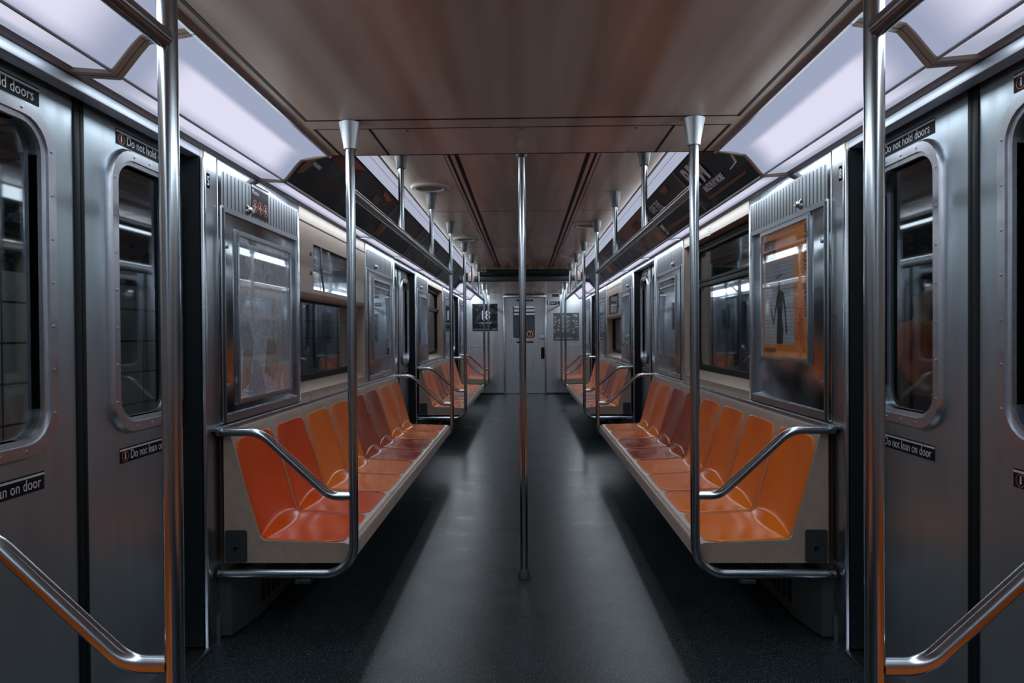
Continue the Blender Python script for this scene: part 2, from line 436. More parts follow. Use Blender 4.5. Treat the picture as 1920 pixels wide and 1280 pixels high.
# outside: tunnel / platform
m, nt, bb = new_mat('station_tiles')
br = N(nt, 'ShaderNodeTexBrick'); br.offset = 0
tc = N(nt, 'ShaderNodeTexCoord'); mp = N(nt, 'ShaderNodeMapping'); mp.inputs['Rotation'].default_value = (0, PI/2, PI/2)
cx = N(nt, 'ShaderNodeSeparateXYZ'); cm = N(nt, 'ShaderNodeCombineXYZ'); nt.links.new(tc.outputs['Object'], cx.inputs[0]); nt.links.new(cx.outputs[1], cm.inputs[0]); nt.links.new(cx.outputs[2], cm.inputs[1])
nt.links.new(cm.outputs[0], br.inputs['Vector']); br.inputs['Scale'].default_value = 1; br.inputs['Brick Width'].default_value = .4; br.inputs['Row Height'].default_value = .2; br.inputs['Mortar Size'].default_value = .006
br.inputs['Color1'].default_value = (.40, .43, .43, 1); br.inputs['Color2'].default_value = (.34, .37, .37, 1); br.inputs['Mortar'].default_value = (.02, .02, .02, 1)
nt.links.new(br.outputs['Color'], bb.inputs['Base Color']); bb.inputs['Roughness'].default_value = .35
M['tiles'] = m
M['concrete'] = plain('platform_concrete', (.10, .10, .10), .8)
b = MB(); b.box((-2.6, -1, -1.0), (-2.5, 16, 1.55)); o = b.build('station_wall', 'tiles'); tag(o, 'dim tiled station wall outside the left windows', 'wall', kind='structure')
b = MB(); b.box((1.5, 1.5, -.15), (4.2, 9, -.02)); o = b.build('platform', 'concrete'); tag(o, 'dark concrete platform outside the right windows', 'platform', kind='structure')
b = MB(); b.box((4.1, -1, -.1), (4.2, 12, 3)); o = b.build('platform_wall', 'concrete'); tag(o, 'dark wall at the back of the platform outside the right windows', 'wall', kind='structure')

# ------------------------------------------------------------------ side doors
def door_leaf(idx, s, ya, yc, near):
    """leaf spans ya..yc (meeting edge at yc if near else at ya)"""
    w = yc - ya; cy = (ya + yc) / 2
    where = {0: 'nearest the camera', 1: 'in the middle doorway', 2: 'in the farthest doorway'}[idx]
    lab = f"{'nearer' if near else 'farther'} steel door leaf of the {SIDE[s]} pair {where}"
    d = empty('door_%d' % (1 + idx * 4 + (0 if s < 0 else 2) + (0 if near else 1)), (s * XD, cy, 0), lab, 'door', kind='structure')
    sg = s
    def fl(b): return sg < 0
    wy0, wy1 = (ya + .12, yc - .175) if near else (ya + .175, yc - .075)
    wy0 -= cy; wy1 -= cy
    z0, z1 = .955, 1.80
    b = MB(); i_ = rrect(wy0, wy1, z0, z1, .075)
    b.frame_x(rrect(ya - cy, yc - cy, .012, 1.97, .001), i_, 0, .035); b.build('door_panel', 'steel_door', d, flip=fl(b))
    b = MB()
    o1 = rrect(wy0 - .052, wy1 + .052, z0 - .052, z1 + .052, .12); o2 = rrect(wy0 - .044, wy1 + .044, z0 - .044, z1 + .044, .112); o3 = rrect(wy0 - .014, wy1 + .014, z0 - .014, z1 + .014, .088)
    R = lambda r, x: [(x, y, z) for y, z in r]
    b.rings([R(o1, 0.0), R(o1, -.008), R(o2, -.022), R(o3, -.022), R(o3, -.014), R(i_, -.012), R(i_, .03)], closed=False)
    nsc = 7
    for k in range(nsc):
        zz = z0 + .06 + (z1 - z0 - .12) * k / (nsc - 1)
        for yy in (wy0 - .029, wy1 + .029): b.lathe([(0, -.0245), (.0045, -.024), (.0045, -.021)], (0, yy, zz), 8, 'x')
    for k in range(3):
        yy = wy0 + .08 + (wy1 - wy0 - .16) * k / 2
        for zz in (z0 - .029, z1 + .029): b.lathe([(0, -.0245), (.0045, -.024), (.0045, -.021)], (0, yy, zz), 8, 'x')
    b.build('window_frame', 'alu', d, flip=fl(b))
    b = MB(); b.box((.012, wy0 - .01, z0 - .01), (.017, wy1 + .01, z1 + .01)); b.build('glass', 'glass', d, flip=fl(b))
    b = MB()
    if near: b.box((-.006, yc - cy - .028, .02), (.03, yc - cy, 1.96), .006)
    else: b.box((-.006, ya - cy, .02), (.03, ya - cy + .020, 1.96), .006)
    b.build('rubber_edge', 'rubber', d, flip=fl(b))
    # stickers
    xd, zd = face_dirs(s)
    wl = .355
    for zc, h, body, sx in ((.834, .05, 'Do not lean on door', .80), (1.883, .05, 'Do not hold doors', .86)):
        if near: sy1 = wy1 + .01; sy0 = sy1 - wl
        else: sy0 = wy0 + .01; sy1 = sy0 + wl
        b = MB(); b.box((-.0015, sy0, zc - h/2), (0, sy1, zc + h/2)); b.mi = 1; b.box((-.0022, sy0, zc + h/2 - .010), (-.0015, sy1, zc + h/2 - .004))
        st = b.build('sticker', ['black_sticker', 'white_ink'], d, flip=fl(b)); st['label'] = 'black sticker with white lettering'
        start = (sy0 + .055) if s < 0 else (sy1 - .055)
        text(body, .042, 'white_ink', xd, zd, (s * (XD - .003), start + cy, zc - .016), st, 'lettering', 'LEFT', sx)
        sc_y = (sy0 + .028) if s < 0 else (sy1 - .028)
        b = MB()
        b.rings([[(-.0018 - e, sc_y + r * math.cos(t * PI / 12), zc - .004 + r * math.sin(t * PI / 12)) for t in range(24)] for e, r in ((0, .018), (.0008, .018), (.0008, .0158), (0, .0158))])
        b.mi = 1; b.box((-.0026, sc_y - .003, zc - .014), (-.0018, sc_y + .003, zc + .002)); b.lathe([(0, -.0026), (.003, -.0025), (.003, -.0018)], (0, sc_y, zc + .006), 8, 'x')
        b.build('sticker_symbol', ['red_ink', 'white_ink'], st, flip=fl(b))
for k, (a, c) in enumerate(DOORS):
    mid = (a + c) / 2 + .02
    for s in (-1, 1):
        door_leaf(k, s, a + .001, mid, True); door_leaf(k, s, mid, c - .002, False)

# ------------------------------------------------------------------ windows
def window(idx, s, w):
    y0, y1 = w; cy = (y0 + y1) / 2; h = (y1 - y0) / 2
    d = empty('window_%d' % idx, (s * 1.33, cy, 0), f"black framed car window behind the {'first' if y0 < 5 else 'second'} {SIDE[s]} bench", 'window', kind='structure')
    fl = s < 0
    o1 = rrect(-h + .012, h - .012, ZWB + .002, ZWT - .01, .07); i1 = rrect(-h + .04, h - .04, ZWB + .035, ZWT - .05, .055)
    b = MB(); b.frame_x(o1, i1, -.012, .02)
    b.frame_x(rrect(-h, h, ZWB - .01, ZWT, .001), o1, .012, .03); b.build('window_frame', 'rubber', d, flip=fl)
    b = MB(); b.box((-.018, -h + .035, 1.565), (.004, h - .035, 1.595), .003); b.box((-.014, -h + .035, 1.60), (.004, h - .035, 1.62), .003)
    b.box((-.02, -h + .1, ZWT - .055), (-.004, h - .1, ZWT - .035), .003)
    for yy in (-h + .06, h - .06): b.box((-.035, yy - .03, ZWT - .075), (-.01, yy + .03, ZWT - .045), .005)
    b.box((-.035, h - .03, 1.56), (-.01, h + .0, 1.61), .005)
    b.build('hopper_rail', 'dark_metal', d, flip=fl)
    b = MB(); b.box((.008, -h + .03, ZWB + .02), (.012, h - .03, ZWT - .03)); b.build('pane', 'glass', d, flip=fl)
k = 1
for s in (-1, 1):
    for w in WIN: window(k, s, w); k += 1

# route sign box covering the top of a window
def route_box(s, w, lab):
    y0, y1 = w; cy = (y0 + y1) / 2; h = (y1 - y0) / 2; fl = s < 0
    d = empty('route_sign_box', (s * XW, cy, 0), lab, 'sign box', 'route sign boxes over the windows')
    prof = lambda: None
    b = MB()
    hole = rrect(-h + .25, h - .28, 1.50, 1.765, .01)
    b.frame_x(rrect(-h, h, 1.475, 1.885, .001), hole, -.006, .0)
    # rounded lower lip
    lip = [(-.006, 1.475), (-.004, 1.46), (.004, 1.448), (.016, 1.44), (.075, 1.44), (.075, 1.475)]
    b.prism_y(lip, -h, h)
    b.box((.07, -h, 1.44), (.075, h, 1.885))
    b.build('box_panel', 'cream', d, flip=fl)
    b = MB(); b.box((.028, -h + .24, 1.49), (.03, h - .27, 1.775)); b.build('sign_roll', 'steel_shiny', d, flip=fl)
    b = MB(); b.box((.006, -h + .245, 1.495), (.009, h - .275, 1.77)); b.build('glass', 'glass_case', d, flip=fl)
    b = MB(); b.tube([(.002, -h + .42, 1.765), (.002, -h + .43, 1.64), (-.004, -h + .46, 1.50)], .006, .1); b.build('glass_gleam_strip', 'chrome', d, flip=fl)  # chrome tube added to draw a gleam on the sign glass
    for zz in (1.59, 1.70):
        b = MB(); b.lathe([(0, -.012), (.012, -.010), (.012, -.004)], (0, -h + .20, zz), 12, 'x'); b.build('lock', 'dark_metal', d, flip=fl)
    b = MB(); b.mi = 0; b.box((-.008, -h, 1.868), (-.004, h, 1.874)); b.build('seam', 'black', d, flip=fl)
route_box(-1, WIN[0], 'cream route sign box over the left window, behind the first red-orange seats')
route_box(1, WIN[1], 'cream route sign box high on the right wall beyond the middle doors')

# ------------------------------------------------------------------ access panels with display cases
def access_panel(s, y0, y1, lab, kind, num=None, gr='steel wall panels beside the windows'):
    cy = (y0 + y1) / 2; h = (y1 - y0) / 2; fl = s < 0
    d = empty('access_panel', (s * XW, cy, .86), lab, 'wall panel', gr)
    Z = lambda z: z - .86
    b = MB(); b.box((-.008, -h, Z(.865)), (.002, h, Z(1.946)), .002); b.build('panel_plate', 'steel_shiny' if kind else 'steel', d, flip=fl)
    b = MB()   # outer frame
    b.frame_x(rrect(-h + .02, h - .05, Z(.868), Z(1.762), .004), rrect(-h + .042, h - .072, Z(.90), Z(1.740), .004), -.018, -.006)
    for zz in (Z(1.02), Z(1.60)): b.lathe([(0, -.016), (.009, -.014), (.009, -.006)], (0, -h + .075, zz), 10, 'x')
    b.build('panel_frame', 'steel', d, flip=fl)
    b = MB(); b.mi = 1; b.box((-.0086, -h + .03, Z(1.763)), (-.0079, h - .03, Z(1.915))); b.mi = 0
    n = max(6, int((y1 - y0 - .08) / .036))
    for i in range(n):
        yy = -h + .05 + (2 * h - .10) * i / (n - 1)
        b.box((-.0092, yy - .0045, Z(1.765)), (-.0080, yy + .0045, Z(1.905)))
    b.build('grille', ['dark_metal', 'header'], d, flip=fl)
    b = MB(); b.lathe([(0, -.034), (.012, -.032), (.016, -.024), (.010, -.018), (.020, -.012), (.026, -.008)], (0, -h + .30 * (2*h), Z(1.79)), 16, 'x'); b.build('lock_knob', 'chrome', d, flip=fl)
    b = MB(); b.box((-.027, -h + .005, Z(.87)), (-.020, -h + .018, Z(1.75)), .002); b.build('hinge', 'dark_metal', d, flip=fl)
    return d
def display_case(s, y0, y1, z0, z1, lab, cat='display case', x=XW - .008):
    cy = (y0 + y1) / 2; h = (y1 - y0) / 2; H = z1 - z0; fl = s < 0
    d = empty('display_case', (s * x, cy, z0), lab, cat, 'display cases on the steel wall panels')
    b = MB(); b.frame_x(rrect(-h - .016, h + .016, -.016, H + .016, .003), rrect(-h, h, 0, H, .002), -.014, 0)
    b.frame_x(rrect(-h - .027, h + .027, -.022, H + .022, .003), rrect(-h - .019, h + .019, -.019, H + .019, .003), -.010, 0)
    b.build('case_frame', 'steel', d, flip=fl)
    b = MB(); b.box((-.0095, -h, 0), (-.0085, h, H)); b.build('cover_glass', 'glass_case', d, flip=fl)
    return d
def sheet(s, parent, w, h, mat, name, x=.004):
    b = MB(); b.box((-x, -w / 2, 0), (0, w / 2, h)); return b.build(name, mat, parent, flip=(s < 0))

# street map material
m, nt, bb = new_mat('transit_map_print')
tc = N(nt, 'ShaderNodeTexCoord')
v1 = N(nt, 'ShaderNodeTexVoronoi', feature='DISTANCE_TO_EDGE'); v1.inputs['Scale'].default_value = 19; nt.links.new(tc.outputs['Object'], v1.inputs['Vector'])
v2 = N(nt, 'ShaderNodeTexVoronoi', feature='DISTANCE_TO_EDGE'); v2.inputs['Scale'].default_value = 58; nt.links.new(tc.outputs['Object'], v2.inputs['Vector'])
big = noise(nt, objcoord(nt, (1, 1, .6)), 5, 3)
c0 = mixcol(nt, mrange(nt, big, .50, .53, 0, 1), (.72, .76, .80), (.46, .52, .56))
c1 = mixcol(nt, mrange(nt, v1.outputs['Distance'], .0, .03, .8, 0), c0, (.12, .14, .15))
c2 = mixcol(nt, mrange(nt, v2.outputs['Distance'], .0, .04, .5, 0), c1, (.13, .13, .13))
nt.links.new(c2, bb.inputs['Base Color']); bb.inputs['Roughness'].default_value = .4
M['map'] = m
M['map_tan'] = plain('map_inset_print', (.56, .47, .40), .45, 0, .6, 60)

# left first panel with map
d = access_panel(-1, 2.73, 3.72, 'steel ribbed wall panel behind the subway map, above the near left seats', 1)
ds = display_case(-1, 2.90, 3.53, .955, 1.66, 'framed grey subway map behind scratched plastic on the near left wall', 'map')
sheet(-1, ds, .63, .705, 'map', 'map_sheet')
b = MB(); b.prism_x([(-.02, .10), (.10, .06), (.18, .15), (.12, .24), (.02, .26)], .0042, .0052); mi = b.build('map_inset', 'map_tan', ds); b = MB(); b.prism_x([(-.28, .03), (-.20, .06), (-.16, .22), (-.26, .20)], .0042, .0052); mi = b.build('map_inset', 'map_tan', ds)
st = empty('sticker', (.009, -.06, .975), None); st.parent = d
b = MB(); b.box((0, -.10, -.06), (.0015, .10, .09)); b.mi = 1; b.box((.0015, -.10, .092 - .02), (.0022, .10, .082)); b.build('sticker_face', ['black_sticker', 'white_ink'], st)
text('Please', .032, 'white_ink', (0, 1, 0), (0, 0, 1), (parent_world(st).translation + Vector((.002, -.095, .042))), st, 'lettering')
for k in range(3):
    b = MB(); yy = -.064 + k * .064
    b.rings([[(e, yy + r * math.cos(t * PI / 12), -.012 + r * math.sin(t * PI / 12)) for t in range(24)] for e, r in ((.0015, .030), (.0024, .030), (.0024, .024), (.0015, .024))])
    b.mi = 1; b.box((.0016, yy - .005, -.03), (.0023, yy + .005, .005)); b.box((.0016, yy - .016, -.018), (.0023, yy + .016, -.008))
    b.build('sticker_symbol', ['red_ink', 'white_ink'], st)

# right first panel with orange poster
d = access_panel(1, 2.73, 3.72, 'steel ribbed wall panel behind the orange poster, above the near right seats', 1)
ds = display_case(1, 2.93, 3.49, 1.11, 1.715, 'framed orange museum poster with a posing figure on the near right wall', 'poster')
sheet(1, ds, .56, .605, 'orange_ink', 'poster_sheet')
def PU(u): return .28 - u     # u from the poster's left edge -> local y
b = MB(); b.box((-.0052, PU(.02), .06), (-.004, PU(.40), .46)); b.build('poster_photo', 'grey_poster', ds)
b = MB(); b.mi = 0
for k in range(22): b.box((-.0056, PU(.02), .07 + k * .0178), (-.0052, PU(.40), .0712 + k * .0178))
fig = [(.20, .06), (.20, .13), (.19, .20), (.205, .24), (.20, .27), (.17, .20), (.155, .17), (.115, .24), (.105, .30), (.10, .295), (.108, .235), (.15, .145), (.162, .145), (.19, .20), ]
def poly(pts, x0, x1): b.prism_x([(PU(u), z) for u, z in pts], x0, x1)
b.mi = 1
poly([(.19, .062), (.265, .062), (.275, .13), (.255, .19), (.262, .235), (.275, .285), (.262, .312), (.235, .318), (.205, .305), (.195, .26), (.205, .20), (.195, .14)], -.0064, -.0053)
poly([(.262, .312), (.280, .30), (.302, .235), (.312, .165), (.325, .125), (.312, .105), (.300, .125), (.300, .165), (.288, .23), (.268, .27)], -.0064, -.0053)
poly([(.210, .306), (.198, .29), (.165, .175), (.150, .15), (.120, .195), (.103, .265), (.108, .27), (.130, .205), (.155, .178), (.190, .26), (.205, .27)], -.0064, -.0053)
b.lathe([(0, -.0066), (.017, -.006), (.017, -.0053)], (0, PU(.222), .352), 14, 'x'); poly([(.213, .312), (.231, .312), (.229, .34), (.215, .34)], -.0064, -.0053)
poly([(.185, .375), (.262, .39), (.262, .396), (.185, .381)], -.0064, -.0053)
b.build('poster_figure', ['dark_metal', 'door_dark_ink'], ds)
wx = 1.2275 - .004
text('THIERRY', .062, 'door_dark_ink', (0, -1, 0), (0, 0, 1), (wx, 3.49 - .02, 1.635), ds, 'lettering', sx=.72, bold=.001)
text('MUGLER', .062, 'door_dark_ink', (0, -1, 0), (0, 0, 1), (wx, 3.49 - .02, 1.585), ds, 'lettering', sx=.72, bold=.001)
text('COUTURISSIME', .03, 'door_dark_ink', (0, -1, 0), (0, 0, 1), (wx, 3.49 - .02, 1.13), ds, 'lettering', sx=.8)
text('Brooklyn Museum', .052, 'door_dark_ink', (0, 0, -1), (0, -1, 0), (wx, 2.965, 1.70), ds, 'lettering', space=1.06, bold=.001)
text('Nov 18, 2022 - May 7, 2023', .018, 'red_ink', (0, 0, -1), (0, -1, 0), (wx, 2.985, 1.33), ds, 'lettering')
text('brooklynmuseum.org', .018, 'red_ink', (0, 0, -1), (0, -1, 0), (wx, 3.005, 1.33), ds, 'lettering')
text('THIERRY', .04, 'red_ink', (0, 0, -1), (0, -1, 0), (wx, 3.035, 1.34), ds, 'lettering')
text('MUGLER', .04, 'red_ink', (0, 0, -1), (0, -1, 0), (wx, 3.072, 1.34), ds, 'lettering')

# other panels
specs = [(-1, 5.27, 6.32, 5.50, 6.15, 'far end of the first left bench', 'glass_dark'), (1, 5.27, 6.32, 5.50, 6.15, 'far end of the first right bench', 'glass_dark'),
         (-1, 7.77, 8.64, 7.90, 8.48, 'near end of the second left bench', 'paper'), (1, 7.77, 8.64, 7.90, 8.48, 'near end of the second right bench', 'paper'),
         (-1, 10.22, 11.32, 10.45, 11.1, 'far end of the second left bench', 'paper'), (1, 10.22, 11.32, 10.45, 11.1, 'far end of the second right bench', 'paper'),
         (-1, 12.72, 13.86, 12.95, 13.6, 'short left bench by the end wall', 'glass_dark'), (1, 12.72, 13.86, 12.95, 13.6, 'short right bench by the end wall', 'glass_dark')]
M['case_paper'] = plain('dim_case_print', (.10, .12, .13), .35, 0, .5, 14)
M['case_dark'] = plain('dark_case_back', (.05, .062, .066), .25, .3, .6, 8)
for s, a, c, a2, c2, pos, kd in specs:
    access_panel(s, a, c, 'steel ribbed wall panel at the ' + pos, 0)
    dd = display_case(s, a2, c2, 1.12 if kd == 'paper' else 1.05, 1.68, 'metal framed glazed notice case at the ' + pos)
    sheet(s, dd, c2 - a2, .56 if kd == 'paper' else .63, 'case_paper' if kd == 'paper' else 'case_dark', 'notice_sheet')

# number plates by the doors and the label over the right window
for s, n_, y in ((-1, '5', 2.655), (1, '8', 2.655)):
    dd = empty('number_plate', (s * (XW - .001), y, 1.84), f"small black door number plate reading {n_} beside the near {SIDE[s]} door", 'number plate')
    b = MB(); b.box((-.003, -.014, -.03), (0, .014, .03), .001); b.build('plate', 'black_sticker', dd, flip=s < 0)
    xd, zd = face_dirs(s)
    text(n_, .052, 'white_ink', xd, zd, (s * (XW - .0045), y, 1.822), dd, 'lettering', 'CENTER', .8, bold=.001)
b = MB(); b.box((-.0015, -.035, -.03), (0, .035, .03)); b.mi = 1
for k in range(3): b.box((-.002, -.026, -.02 + k * .016), (-.0015, .026, -.014 + k * .016))
o = b.build('wall_label', ['cream_white', 'dark_metal']); o.location = (XW, 4.55, 1.905); tag(o, 'small printed label on the pale band above the right window', 'label')

# ------------------------------------------------------------------ luminaires
def strip_mat(name, s, lo, hi, x0, wx, ylen, fade, rib):
    m = lens_mat(name, lo, hi, x0, wx, ylen, fade)
    nt = m.node_tree
    em = [n for n in nt.nodes if n.type == 'EMISSION'][0]
    if rib:
        sx = [n for n in nt.nodes if n.type == 'SEPXYZ'][0]
        k = N(nt, 'ShaderNodeMath', operation='MULTIPLY'); nt.links.new(sx.outputs[0], k.inputs[0]); k.inputs[1].default_value = 2 * PI / .0105
        q = N(nt, 'ShaderNodeMath', operation='SINE'); nt.links.new(k.outputs[0], q.inputs[0])
        nt.links.new(mrange(nt, q.outputs[0], -1, 1, .86, 1.02), em.inputs['Strength'])
    return m
BX = 1.0   # lens objects keep |x| measured from the car's centre line, origin at x = 0
def door_light(s, y0, y1, lab):
    cy = (y0 + y1) / 2; L = y1 - y0; fl = s < 0
    d = empty('ceiling_light', (0, cy, 0), lab, 'light', 'wide ceiling lights at the car ends')
    t = .022
    mu = lens_mat('lens_face_%.2f' % L, LO, HI, 1.062, .052, L, .22); ml = strip_mat('lens_base_%.2f' % L, s, (.40, .44, .56), HI, 1.143, .052, L, .25, True)
    b = MB(); b.mi = 0
    sec = [(.908, ZC - .003), (.97, ZC - .006), (1.035, 2.050), (1.060, 2.025), (1.108, 1.966), (1.118, 1.957)]
    top = [(1.118, 1.975), (1.07, 2.04), (1.035, 2.062), (.908, ZC + .006)]
    b.prism_y(sec + top, -L/2 + t, L/2 - t)
    b.build('lens_face', mu, d, flip=fl)
    b = MB(); b.prism_y([(1.120, 1.956), (1.221, 1.965), (1.221, 1.974), (1.12, 1.966)], -L/2 + t, L/2 - t); b.build('lens_base', ml, d, flip=fl)
    b = MB(); b.tube([(1.118, -L/2 + t, 1.955), (1.118, L/2 - t, 1.955)], .005, n=8); b.build('corner_trim', 'alu', d, flip=fl)
    for a0, a1 in ((-L/2, -L/2 + t), (L/2 - t, L/2)):
        b = MB(); b.prism_y([(.905, ZC - .004), (1.035, 2.044), (1.060, 2.016), (1.105, 1.960), (1.118, 1.946), (1.236, 1.9545), (1.236, ZC), (.905, ZC)], a0, a1); b.build('end_cap', 'tan', d, flip=fl)
    b = MB(); b.box((.896, -L/2, ZC - .010), (.906, L/2, ZC + .004)); b.build('edge_trim', 'alu', d, flip=fl)
FL = [(Y0 + .01, 1.86, 'directly above the viewer'), (1.865, YS0, 'over the nearest doors'), (YS1, 12.15, 'over the farthest doors'), (12.155, 13.90, 'against the far end wall')]
for s in (-1, 1):
    for y0, y1, w in FL: door_light(s, y0, y1, f"wide glowing white ceiling light on the {SIDE[s]} {w}")
M['up_lens'] = None
def up_mat():
    m = strip_mat('upper_strip_lens', 1, (.33, .36, .47), (.44, .47, .60), .87, .05, 50, .3, True); return m
M['up_lens'] = up_mat()
for s in (-1, 1):
    ys = [YS0, 5.05, 6.35, 7.6, 8.85, 10.05, YS1] if s < 0 else [YS0, 5.28, 6.6, 7.95, 9.3, YS1]
    for i in range(len(ys) - 1):
        y0, y1 = ys[i], ys[i+1]; cy = (y0 + y1) / 2; L = y1 - y0
        nth = ['first', 'second', 'third', 'fourth', 'fifth', 'sixth'][i]
        d = empty('light_strip', (0, cy, 0), f"slim ribbed light strip under the {SIDE[s]} adverts, {nth} segment from the camera", 'light strip', 'ribbed light strips along the walls')
        ml = strip_mat('strip_%s_%d' % (SIDE[s], i), s, (.40, .43, .55), (.70, .70, .87), 1.160, .040, L, .12, True)
        b = MB(); b.prism_y([(1.128, 1.956), (1.221, 1.964), (1.221, 1.972), (1.128, 1.964)], -L/2 + .006, L/2 - .006); b.build('lens', ml, d, flip=s < 0)
        b = MB(); b.tube([(1.118, -L/2 + .003, 1.954), (1.118, L/2 - .003, 1.954)], .010, n=10); b.box((1.13, -L/2, 1.950), (1.222, -L/2 + .006, 1.975)); b.build('strip_trim', 'alu', d, flip=s < 0)
        d = empty('upper_strip', (0, cy, 0), f"white ribbed strip above the {SIDE[s]} adverts, {nth} segment from the camera", 'light strip', 'white ribbed strips above the adverts')
        b = MB(); b.prism_y([(.846, 2.272), (.902, 2.202), (.910, 2.208), (.854, 2.280)], -L/2 + .004, L/2 - .004); b.build('lens', M['up_lens'], d, flip=s < 0)
        b = MB(); b.mi = 0; b.prism_y([(.8655, 2.2465), (.8670, 2.2447), (.869, 2.247), (.868, 2.249)], -L/2 + .01, L/2 - .01); b.build('groove', 'dark_metal', d, flip=s < 0)

# ------------------------------------------------------------------ adverts on the sloped coves
def ad_mat(name, base, acc, acc2, sc_, t0):
    m, nt, bb = new_mat(name)
    v = objcoord(nt, (1, 1, 1))
    n1 = noise(nt, v, sc_, 2, .4); n2 = noise(nt, objcoord(nt, (1, .5, 1.4)), sc_ * 1.7, 1, .4)
    c = mixcol(nt, mrange(nt, n1, t0, t0 + .02, 0, 1), base, acc)
    c = mixcol(nt, mrange(nt, n2, t0 + .04, t0 + .06, 0, 1), c, acc2)
    nt.links.new(c, bb.inputs['Base Color']); bb.inputs['Roughness'].default_value = .30
    bb.inputs['Specular IOR Level'].default_value = .16
    bb.inputs['Coat Weight'].default_value = .0; bb.inputs['Coat Roughness'].default_value = .08
    bump(nt, bb, noise(nt, v, 9, 2), .10, .01)
    return m
M['ad_dark'] = ad_mat('advert_dark', (.012, .034, .044), (.030, .066, .080), (.035, .036, .036), 4, .56)
M['ad_grey'] = ad_mat('advert_grey', (.03, .055, .065), (.08, .115, .13), (.16, .20, .22), 9, .54)
M['ad_warm'] = ad_mat('advert_warm', (.20, .21, .23), (.12, .07, .05), (.38, .17, .08), 7, .56)
M['ad_mix'] = ad_mat('advert_mixed', (.06, .07, .075), (.34, .14, .07), (.22, .23, .24), 8, .56)
A0, A1 = (1.110, 1.966), (.908, 2.196)
AL = math.hypot(A1[0]-A0[0], A1[1]-A0[1])
SH = {}
def advert(s, y0, y1, mat, lab):
    cy = (y0 + y1) / 2; L = y1 - y0
    d = empty('advert_panel', (0, cy, 0), lab, 'advert', 'adverts along the coves')
    ux, uz = (A1[0]-A0[0]) / AL, (A1[1]-A0[1]) / AL; nx, nz = uz, -ux   # outward (away from aisle)
    b = MB()
    pts = []
    mid = ((A0[0]+A1[0])/2 + nx*.008, (A0[1]+A1[1])/2 + nz*.008)
    b.prism_y([A0, mid, A1, (A1[0]+nx*.01, A1[1]+nz*.01), (mid[0]+nx*.01, mid[1]+nz*.01), (A0[0]+nx*.01, A0[1]+nz*.01)], -L/2 + .008, L/2 - .008)
    SH[d.name] = b.build('advert_sheet', mat, d, flip=s < 0)
    b = MB(); b.prism_y([(A0[0]-nx*.004, A0[1]-nz*.004), (A1[0]-nx*.004, A1[1]-nz*.004), (A1[0]+nx*.01, A1[1]+nz*.01), (A0[0]+nx*.01, A0[1]+nz*.01)], L/2 - .008, L/2 + .006); b.build('retainer_strip', 'tan', d, flip=s < 0)
    return d
def ad_text(d, s, body, size, mat, y, t, sx=1, bold=0, lean=0):
    """t: 0 lower edge .. 1 upper edge of the cove; y start (left end of the words)"""
    ux, uz = (A1[0]-A0[0]) / AL, (A1[1]-A0[1]) / AL; nx, nz = uz, -ux
    x = A0[0] + ux * t * AL - nx * .0005; z = A0[1] + uz * t * AL - nz * .0005
    return text(body, size, mat, (0, 1, 0) if s < 0 else (0, -1, 0), (s * ux, 0, uz), (s * x, y, z), SH[d.name], 'lettering', 'LEFT', sx, .0006, bold)
def ad_shape(d, s, polys, mat, name='artwork'):
    ux, uz = (A1[0]-A0[0]) / AL, (A1[1]-A0[1]) / AL; nx, nz = uz, -ux
    b = MB()
    for pts in polys:
        lo = [(A0[0]+ux*t*AL - nx*.001, y - d.location.y, A0[1]+uz*t*AL - nz*.001) for y, t in pts]
        hi = [(x + nx*.009, y, z + nz*.009) for x, y, z in lo]
        b.rings([lo, hi], closed=False, caps=True)
    return b.build(name, mat, SH[d.name], flip=s < 0)
M['ad_ink'] = plain('advert_pale_ink', (.85, .88, .95), .35)
M['ad_red'] = plain('advert_red_ink', (.50, .08, .03), .35)
M['ad_or'] = plain('advert_orange_ink', (.55, .24, .12), .35)
M['ad_brown'] = plain('advert_brown_ink', (.22, .10, .06), .3)
def circ(yc, tc, r, n=24, a0=0, a1=2*PI): return [(yc + r*math.cos(a0+(a1-a0)*k/n), tc + r/AL*math.sin(a0+(a1-a0)*k/n)) for k in range(n)]
nums = ['first', 'second', 'third', 'fourth', 'fifth', 'sixth']
ysL = [YS0 + .01, 4.98, 6.2, 7.45, 8.6, 9.7, YS1 - .01]
cols = ['ad_dark', 'ad_dark', 'ad_grey', 'ad_dark', 'ad_grey', 'ad_dark']
for i in range(6):
    d = advert(-1, ysL[i], ysL[i+1], cols[i], f"dark glossy advert in the left cove, {nums[i]} from the camera")
    if i == 0:
        ad_text(d, -1, 'YOU PAY SO', .055, 'ad_red', 3.42, .70, .9)
        ad_text(d, -1, 'MIDNIGHT', .028, 'ad_ink', 3.30, .42, .9)
        ad_text(d, -1, 'FREE', .06, 'ad_brown', 4.40, .62, 1.2, .002); ad_text(d, -1, 'RIDE WITH US TONIGHT', .032, 'ad_brown', 4.1, .50)
        ad_shape(d, -1, [circ(3.17 + .05, .45, .085, 20, -PI/2, PI/2) ], 'ad_brown')
        ad_shape(d, -1, [[(3.55, .97), (3.95, .97), (3.80, .85), (3.62, .88)], [(4.5, .95), (4.78, .92), (4.7, .82), (4.55, .86)]], 'ad_red')
    if i == 1: ad_shape(d, -1, [[(5.02, .05), (5.12, .05), (5.16, .35), (5.08, .45), (5.02, .3)]], 'ad_brown')
ysR = [YS0 + .01, 4.12, 5.25, 6.55, 7.9, 9.25, YS1 - .01]
cols = ['ad_dark', 'ad_dark', 'ad_warm', 'ad_grey', 'ad_mix', 'ad_grey']
txt = ['dark advert with large silver racing lettering', 'dark advert with white gift lettering', 'pale and orange advert', 'grey patterned advert', 'grey advert with orange patches', 'dark grey advert']
